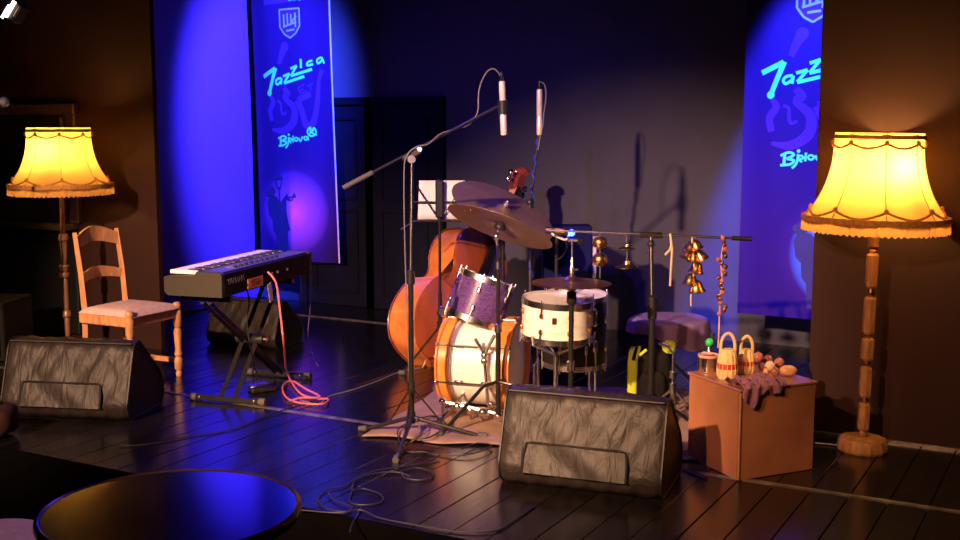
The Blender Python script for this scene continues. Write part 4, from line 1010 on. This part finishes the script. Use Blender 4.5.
# ------------------------------------------------------------------ rug
rc = [CF(362, 438), CF(448, 384), CF(700, 392), CF(705, 462)]
def rug(a, bb):
    p = (rc[0]*(1-a)+rc[3]*a)*(1-bb)+(rc[1]*(1-a)+rc[2]*a)*bb
    return W(Vector((p.x+.02*math.sin(a*14+bb*3)*(1-bb), p.y+.025*math.sin(a*19)*(1-bb), .004+.004*(1+math.sin(a*23+bb*11)*math.sin(bb*17+a*5)))))
o = MB().grid(rug, 60, 30).build('rug', 'rug'); tag(o, 'dusty pink rug spread under the drum kit', 'rug')
sd = o.modifiers.new('thick', 'SOLIDIFY'); sd.thickness = .004; sd.offset = -1
# ------------------------------------------------------------------ drum stool with towel, bag, small stand
c = CF(668, 396)
t = thing('drum_stool', 'black round drum stool behind the percussion stand', 'stool', c.x, c.y, 0)
SZ = .455
MB().lathe([(0, SZ-.10), (.17, SZ-.10), (.195, SZ-.08), (.20, SZ-.03), (.185, SZ-.004), (.12, SZ), (0, SZ)], 28).build('seat', 'bag', t)
MB().cyl((0, 0, .10), (0, 0, SZ-.09), .014, n=10).build('post', 'chrome', t)
tripod(t, (0, 0), [(.22, .14, 0), (-.22, .14, 0), (0, -.25, 0)], .22, .010, 'chrome')
def towel(a, bb):
    th = 2*math.pi*a; rr = .208; lon = .035+.13*max(0, math.cos(th-R(-50)))**1.5+.05*max(0, math.cos(th-R(170)))
    tot = rr+lon; q = tot*bb
    if q < rr-.02: r = q; z = SZ+.008+.005*math.sin(q*40+th*2)*(q/rr)
    else:
        k = (q-rr+.02); r = rr-.02+.028*min(1, k/.03)+.012*math.sin(th*9)*min(1, k/.06)+k*.12; z = SZ+.008-max(0, k-.018)*.95-.004*min(1, k/.02)
    return Vector((r*1.03*math.cos(th), r*math.sin(th), z))
o = MB().grid(towel, 64, 26).build('towel', 'violetcloth'); o.location = t.location; o.rotation_euler = t.rotation_euler
tag(o, 'violet towel draped over the drum stool', 'towel'); sd = o.modifiers.new('thick', 'SOLIDIFY'); sd.thickness = .005; sd.offset = 1
c = CF(648, 403)
t = thing('backpack', 'black bag with lime green panels on the floor beside the drum stool', 'bag', c.x, c.y, 0, R(-14))
def bagf(sx, sy, sz, cx, cy, cz, m, nm, par, e=.45):
    mb = MB()
    def f(a, bb):
        th = (a-.5)*2*math.pi; ph = (bb-.5)*math.pi
        g = lambda w_: math.copysign(abs(w_)**e, w_)
        return Vector((cx+sx*g(math.cos(ph))*g(math.cos(th)), cy+sy*g(math.cos(ph))*g(math.sin(th)), cz+sz*g(math.sin(ph))+.008*math.sin(th*5+bb*9)))
    return mb.grid(f, 28, 16).build(nm, m, par)
bagf(.10, .07, .165, .03, 0, .17, 'bag', 'main_pouch', t)
bagf(.03, .065, .155, -.085, -.01, .163, 'lime', 'side_panel', t)
bagf(.075, .03, .075, .03, -.075, .12, 'bag', 'front_pocket', t)
MB().tube(smooth_path([(-.08, -.07, .26), (-.05, -.075, .34), (.02, -.06, .36), (.08, -.05, .33)], 5), .010, 8).build('strap', 'bag', t)
MB().tube([(-.06, -.07, .27), (-.045, -.08, .345)], .009, 8).build('strap_tab', 'lime', t)
MB().tube([(-.045, -.08, .29), (-.005, -.08, .325)], .009, 8).build('strap_tab', 'lime', t)
bagf(.04, .025, .03, .115, -.05, .34, 'lime', 'lime_flap', t, .8)
c = CF(662, 405)
t = thing('cymbal_stand', 'short chrome percussion stand beside the black and lime bag', 'stand', c.x+.02, c.y-.22, 0)
MB().cyl((0, 0, .06), (0, 0, .34), .008, n=10).build('post', 'chrome', t)
MB().lathe([(.008, .20), (.02, .205), (.02, .24), (.008, .245)], 10).build('height_clamp', 'chrome', t)
MB().tube([(0, 0, .34), (-.03, 0, .38), (-.08, -.01, .40)], .007, 8).build('arm', 'chrome', t)
tripod(t, (0, 0), [(.12, .09, 0), (-.12, .09, 0), (0, -.13, 0)], .15, .007, 'chrome')
# ------------------------------------------------------------------ brown box with small percussion
fc_ = CF(738, 481); ang = R(24); HB = .405; WB, DB = .42, .40
t = thing('wooden_box', 'brown lacquered wooden box standing between monitor and floor lamp', 'box', fc_.x, fc_.y, 0, ang)
MB().box((WB/2, .008, HB/2), (WB-.006, .016, HB-.002), bev=.002).build('front_panel', 'boxwood', t, smooth=False)
MB().box((.008, DB/2, HB/2), (.016, DB-.034, HB-.002), bev=.002).build('side_panel', 'boxwood', t, smooth=False)
MB().box((WB-.008, DB/2, HB/2), (.016, DB-.034, HB-.002), bev=.002).build('side_panel', 'boxwood', t, smooth=False)
MB().box((WB/2, DB-.008, HB/2), (WB-.006, .016, HB-.002), bev=.002).build('back_panel', 'boxwood', t, smooth=False)
MB().box((WB/2, DB/2, HB+.006), (WB+.012, DB+.012, .013), bev=.003).build('top_panel', 'boxwood', t, smooth=False)
MB().box((.0, -.002, HB/2), (.007, .007, HB-.01), bev=.001).build('corner_edge', 'boxedge', t, smooth=False)
ZT = HB+.0125
def on_box(px, py, z=None): v = CF(px, py, ZT); return v
def caxixi(label, px, py, h, r):
    p = on_box(px, py); o = thing('basket_shaker', label, 'shaker', p.x, p.y, ZT, 0, 'basket shakers')
    MB().lathe([(0, 0), (r*.92, 0), (r, .01), (r*1.02, h*.3), (r*.93, h*.7), (r*.78, h*.93), (r*.6, h), (0, h)], 22).build('basket', 'wicker', o)
    MB().ring(r*.97, r*1.04, h*.34, h*.52, 24).build('red_band', 'redband', o)
    for k in range(14):
        a = 2*math.pi*k/14; MB().tube([(r*1.02*math.cos(a), r*1.02*math.sin(a), .012), (r*1.04*math.cos(a), r*1.04*math.sin(a), h*.32), (r*.95*math.cos(a), r*.95*math.sin(a), h*.7), (r*.80*math.cos(a), r*.80*math.sin(a), h*.93)], .0022, 5).build('cane', 'wicker', o)
    MB().tube(smooth_path([(-r*.72, 0, h*.93), (-r*.68, 0, h*1.22), (-r*.40, 0, h*1.45), (0, 0, h*1.53), (r*.40, 0, h*1.45), (r*.68, 0, h*1.22), (r*.72, 0, h*.93)], 5), .0075, 8).build('handle', 'wicker', o)
caxixi('larger wicker basket shaker with a red band beside the metal cup', 727, 378, .137, .045)
caxixi('smaller wicker basket shaker with a red band beside the red nuts', 746, 373, .115, .038)
p = on_box(708, 372)
t = thing('metal_cup', 'dark shiny metal cup with a red and white rim on the brown box', 'cup', p.x, p.y, ZT)
MB().lathe([(0, 0), (.042, 0), (.046, .01), (.046, .075), (.048, .078), (.044, .08), (.042, .06), (0, .055)], 24).build('body', 'chrome', t)
MB().ring(.044, .049, .074, .086, 24).build('rim', 'tinred', t)
for k in range(6): a = k*1.05; MB().cyl((.048*math.cos(a), .048*math.sin(a), .01), (.048*math.cos(a), .048*math.sin(a), .072), .004, n=6).build('rib', 'plastic', t)
o = MB().box((p.x*0, 0, 0), (.05, .012, .012), Euler((0, R(8), R(20))), bev=.004).build('shaker_stick', 'tinred'); o.location = W((p.x-.005, p.y, ZT+.09)); tag(o, 'small red and white stick lying across the metal cup', 'stick')
p = on_box(711, 369)
t = thing('small_bottle', 'small dark bottle with a green ball cap behind the metal cup', 'bottle', p.x+.005, p.y+.075, ZT)
MB().lathe([(0, 0), (.022, 0), (.024, .01), (.024, .07), (.010, .09), (.010, .11), (0, .11)], 16).build('body', 'glassy', t)
MB().ball((0, 0, .115), .021, 14, 9).build('cap', 'greenplastic', t)
MB().cyl((.012, .01, .09), (.016, .012, .16), .012, n=10).build('neck_tube', 'glassy', t)
rn = random.Random(2)
nl = ['red-brown rattle nut nearest the baskets', 'red-brown rattle nut second from the baskets', 'red-brown rattle nut behind the tan gourd', 'dark rattle nut just left of the tan gourd', 'pale rattle nut in front of the dark nuts', 'small tan rattle ball over the purple cloth', 'dark red rattle nut low between the baskets and the gourd']
for (px, py, r, m), lab in zip(((758, 363, .027, 'nut'), (768, 365, .025, 'nut'), (779, 368, .025, 'nut'), (775, 376, .021, 'nut'), (770, 371, .025, 'cream'), (766, 374, .014, 'tan'), (762, 370, .018, 'nut')), nl):
    q = on_box(px, py)
    o = thing('rattle_nut', lab, 'rattle', q.x, q.y, ZT, 0, 'rattle nuts')
    MB().ball((0, 0, r), (r, r*.92, r), 14, 9).build('shell', m, o); MB().cyl((0, 0, 2*r-.004), (0, 0, 2*r+.004), .004, n=8).build('stem', 'darkwood', o)
q = on_box(788, 376); o = thing('gourd_shaker', 'tan egg-shaped gourd shaker at the right end of the box', 'shaker', q.x, q.y, ZT)
MB().ball((0, 0, .026), (.041, .028, .026), 20, 12).build('shell', 'tan', o); MB().ball((.041, 0, .026), .006, 8, 6).build('stem', 'darkwood', o)
def drape(a, bb):
    # lies on the top near the front corner, a ragged tip falls down the front
    x = .004+.225*a+.02*math.sin(bb*7+1)*(a-.5)
    lie = .15-.05*abs(a-.45)+.012*math.sin(a*23); fall = .02+.075*math.exp(-((a-.22)/.2)**2)+.03*math.exp(-((a-.75)/.12)**2)+.008*math.sin(a*31)
    s = (lie+fall)*bb; cr = .010*math.sin(a*15+bb*13)*math.sin(bb*11-a*7)+.008*math.sin(a*29+bb*5)
    if s < lie: y = lie-s-.012; z = ZT+.016+cr+.012*math.sin(math.pi*min(1, s/lie))
    else: y = -.016-.006*(1+math.sin(a*25)); z = ZT+.012-(s-lie)
    return Vector((x, y, z))
o = MB().grid(drape, 36, 30).build('cloth', 'plum'); o.location = W((fc_.x, fc_.y, 0)); o.rotation_euler = (0, 0, PSI+ang)
tag(o, 'crumpled plum cloth hanging over the front edge of the brown box', 'cloth'); sd = o.modifiers.new('thick', 'SOLIDIFY'); sd.thickness = .003
# ------------------------------------------------------------------ foreground table, stool, left-edge things
c = CF(171, 508, .40)
t = thing('round_table', 'glossy black round table with a bronze rim in the foreground', 'table', c.x, c.y, LOW)
H = .73
MB().lathe([(0, H-.02), (.385, H-.02), (.388, H-.004), (.386, H), (0, H)], 72).build('table_top', 'tabletop', t)
MB().lathe([(.380, H-.032), (.398, H-.032), (.404, H-.018), (.402, H-.002), (.392, H+.004), (.386, H+.001), (.386, H-.02)], 72).build('rim', 'tablerim', t)
MB().lathe([(.03, .03), (.03, H-.03)], 18).build('pedestal', 'black', t)
MB().lathe([(0, 0), (.24, 0), (.24, .014), (.05, .04), (.03, .05)], 32).build('base', 'black', t)
c = CF(-8, 536, .12)
t = thing('padded_stool', 'pink padded stool top beside the foreground table', 'stool', c.x, c.y, LOW)
hz = .12-LOW
MB().lathe([(0, hz-.09), (.20, hz-.09), (.215, hz-.07), (.215, hz-.025), (.195, hz-.004), (.1, hz+.004), (0, hz+.005)], 40).build('seat_cushion', 'pink', t)
for k in range(4):
    a = R(45+90*k); MB().cyl((.14*math.cos(a), .14*math.sin(a), hz-.08), (.19*math.cos(a), .19*math.sin(a), 0), .016, .012, n=10).build('leg', 'darkwood', t)
c = CF(15, 358)
t = thing('speaker_cabinet', 'dark square speaker cabinet at the left edge behind the monitor', 'speaker', c.x-.26, c.y-.1, 0, R(-6))
zt_ = C(14, 302, c.y-.1).z
MB().box((0, .2, zt_/2), (.5, .4, zt_), bev=.008).build('body', 'plastic', t, smooth=False)
MB().box((0, -.004, zt_/2), (.44, .012, zt_-.06), bev=.004).build('grille', 'bag', t, smooth=False)
for sx in (-.245, .245): MB().box((sx, .002, zt_-.02), (.03, .03, .04), bev=.004).build('corner_guard', 'black', t, smooth=False)
c = CF(-16, 436)
t = thing('leather_bag', 'brown leather bag on the floor at the left edge', 'bag', c.x, c.y, 0)
bagf(.17, .10, .085, 0, 0, .087, 'leather', 'body', t, .6)
MB().tube(smooth_path([(-.1, -.02, .16), (-.07, -.03, .20), (.07, -.03, .20), (.1, -.02, .16)], 5), .010, 8).build('handle', 'leather', t)
# ceiling spotlight at the top left
c = C(15, 11, 7.2)
t = thing('ceiling_spotlight', 'lit stage fixture with bright tubes hanging at the top left', 'stage light', c.x, c.y, c.z)
MB().box((0, 0, 0), (.10, .12, .12), Euler((0, R(35), 0)), bev=.008).build('housing', 'black', t, smooth=False)
for k, (dx, dz, ln) in enumerate(((.0, .005, .11), (-.028, -.01, .09), (.042, -.012, .07))):
    dv = Vector((.55, 0, .83)); q = Vector((dx, -.075, dz)); MB().cyl(q-dv*ln/2, q+dv*ln/2, .008 if k else .012, n=10).build('tube', 'tube' if k < 2 else 'tan', t)
MB().tube([(-.06, 0, .0), (-.06, 0, .10), (.06, 0, .10), (.06, 0, 0)], .006, 6).build('yoke', 'black', t)
MB().cyl((0, 0, .10), (0, 0, ZC-c.z), .012, n=10).build('drop_rod', 'black', t)
# ------------------------------------------------------------------ cables on the floor
def fcable(label, pts, r=.0036, m='cable', closed=False):
    o = MB().tube(smooth_path([W(CF(x, y, z)) for x, y, z in pts], 7, closed), r, 6, closed=closed).build('floor_cable', m); return tag(o, label, 'cable', 'cables on the stage floor')
Z = .006
fcable('black cable looped beneath the boom microphone stand', [(404, 447, Z), (412, 440, .02), (430, 437, .03), (445, 425, .02), (434, 416, .02), (416, 420, .03), (398, 430, .03), (405, 450, Z), (424, 452, Z), (440, 455, Z), (470, 454, .016), (492, 446, .016), (478, 443, .016), (462, 449, .016)])
fcable('black cable running from the mic stand toward the front coil', [(440, 455, .016), (428, 462, Z), (405, 466, Z), (380, 470, Z), (360, 476, Z), (345, 486, Z), (327, 490, Z), (318, 499, Z), (326, 508, Z), (345, 512, Z), (352, 507, .01), (335, 500, .01), (328, 492, .012)])
fcable('black cable coiled at the front of the stage floor', [(356, 480, Z), (352, 492, Z), (350, 502, Z), (364, 505, Z), (382, 502, Z), (380, 494, Z), (364, 489, Z), (352, 490, .012), (356, 480, .014), (372, 474, .012), (395, 472, .012), (410, 476, Z)])
fcable('black cable loop lying right of the front coil', [(400, 472, .012), (415, 468, Z), (430, 471, Z), (433, 477, Z), (420, 480, Z), (405, 478, Z), (402, 472, Z)])
fcable('long black cable crossing the front boards toward the wedge monitor', [(300, 510, Z), (340, 513, .012), (360, 510, .014), (380, 518, Z), (420, 526, Z), (460, 532, Z), (495, 531, Z), (515, 520, Z), (535, 506, Z)])
fcable('thin black cable dropping over the stage edge below the coil', [(361, 507, .012), (357, 516, Z), (352, 524, Z), (350, 532, Z)])
fcable('black cable across the boards from the keyboard to the left monitor', [(318, 402, Z), (290, 408, .012), (262, 418, Z), (230, 430, Z), (190, 436, Z), (150, 444, Z), (120, 446, Z)])
fcable('grey cable on the floor between double bass and keyboard', [(300, 400, Z), (318, 404, Z), (330, 396, Z), (352, 390, Z), (375, 382, Z), (400, 372, Z), (420, 368, Z)], .004, 'greycable')
fcable('black cable from the brown box to the wedge monitor', [(690, 470, .012), (700, 474, Z), (706, 478, Z), (690, 472, Z), (676, 464, Z)], .006)
fcable('pale cable along the wall behind the right floor lamp', [(815, 443, Z), (835, 445, Z), (848, 448, Z)], .004, 'paper')
t = None
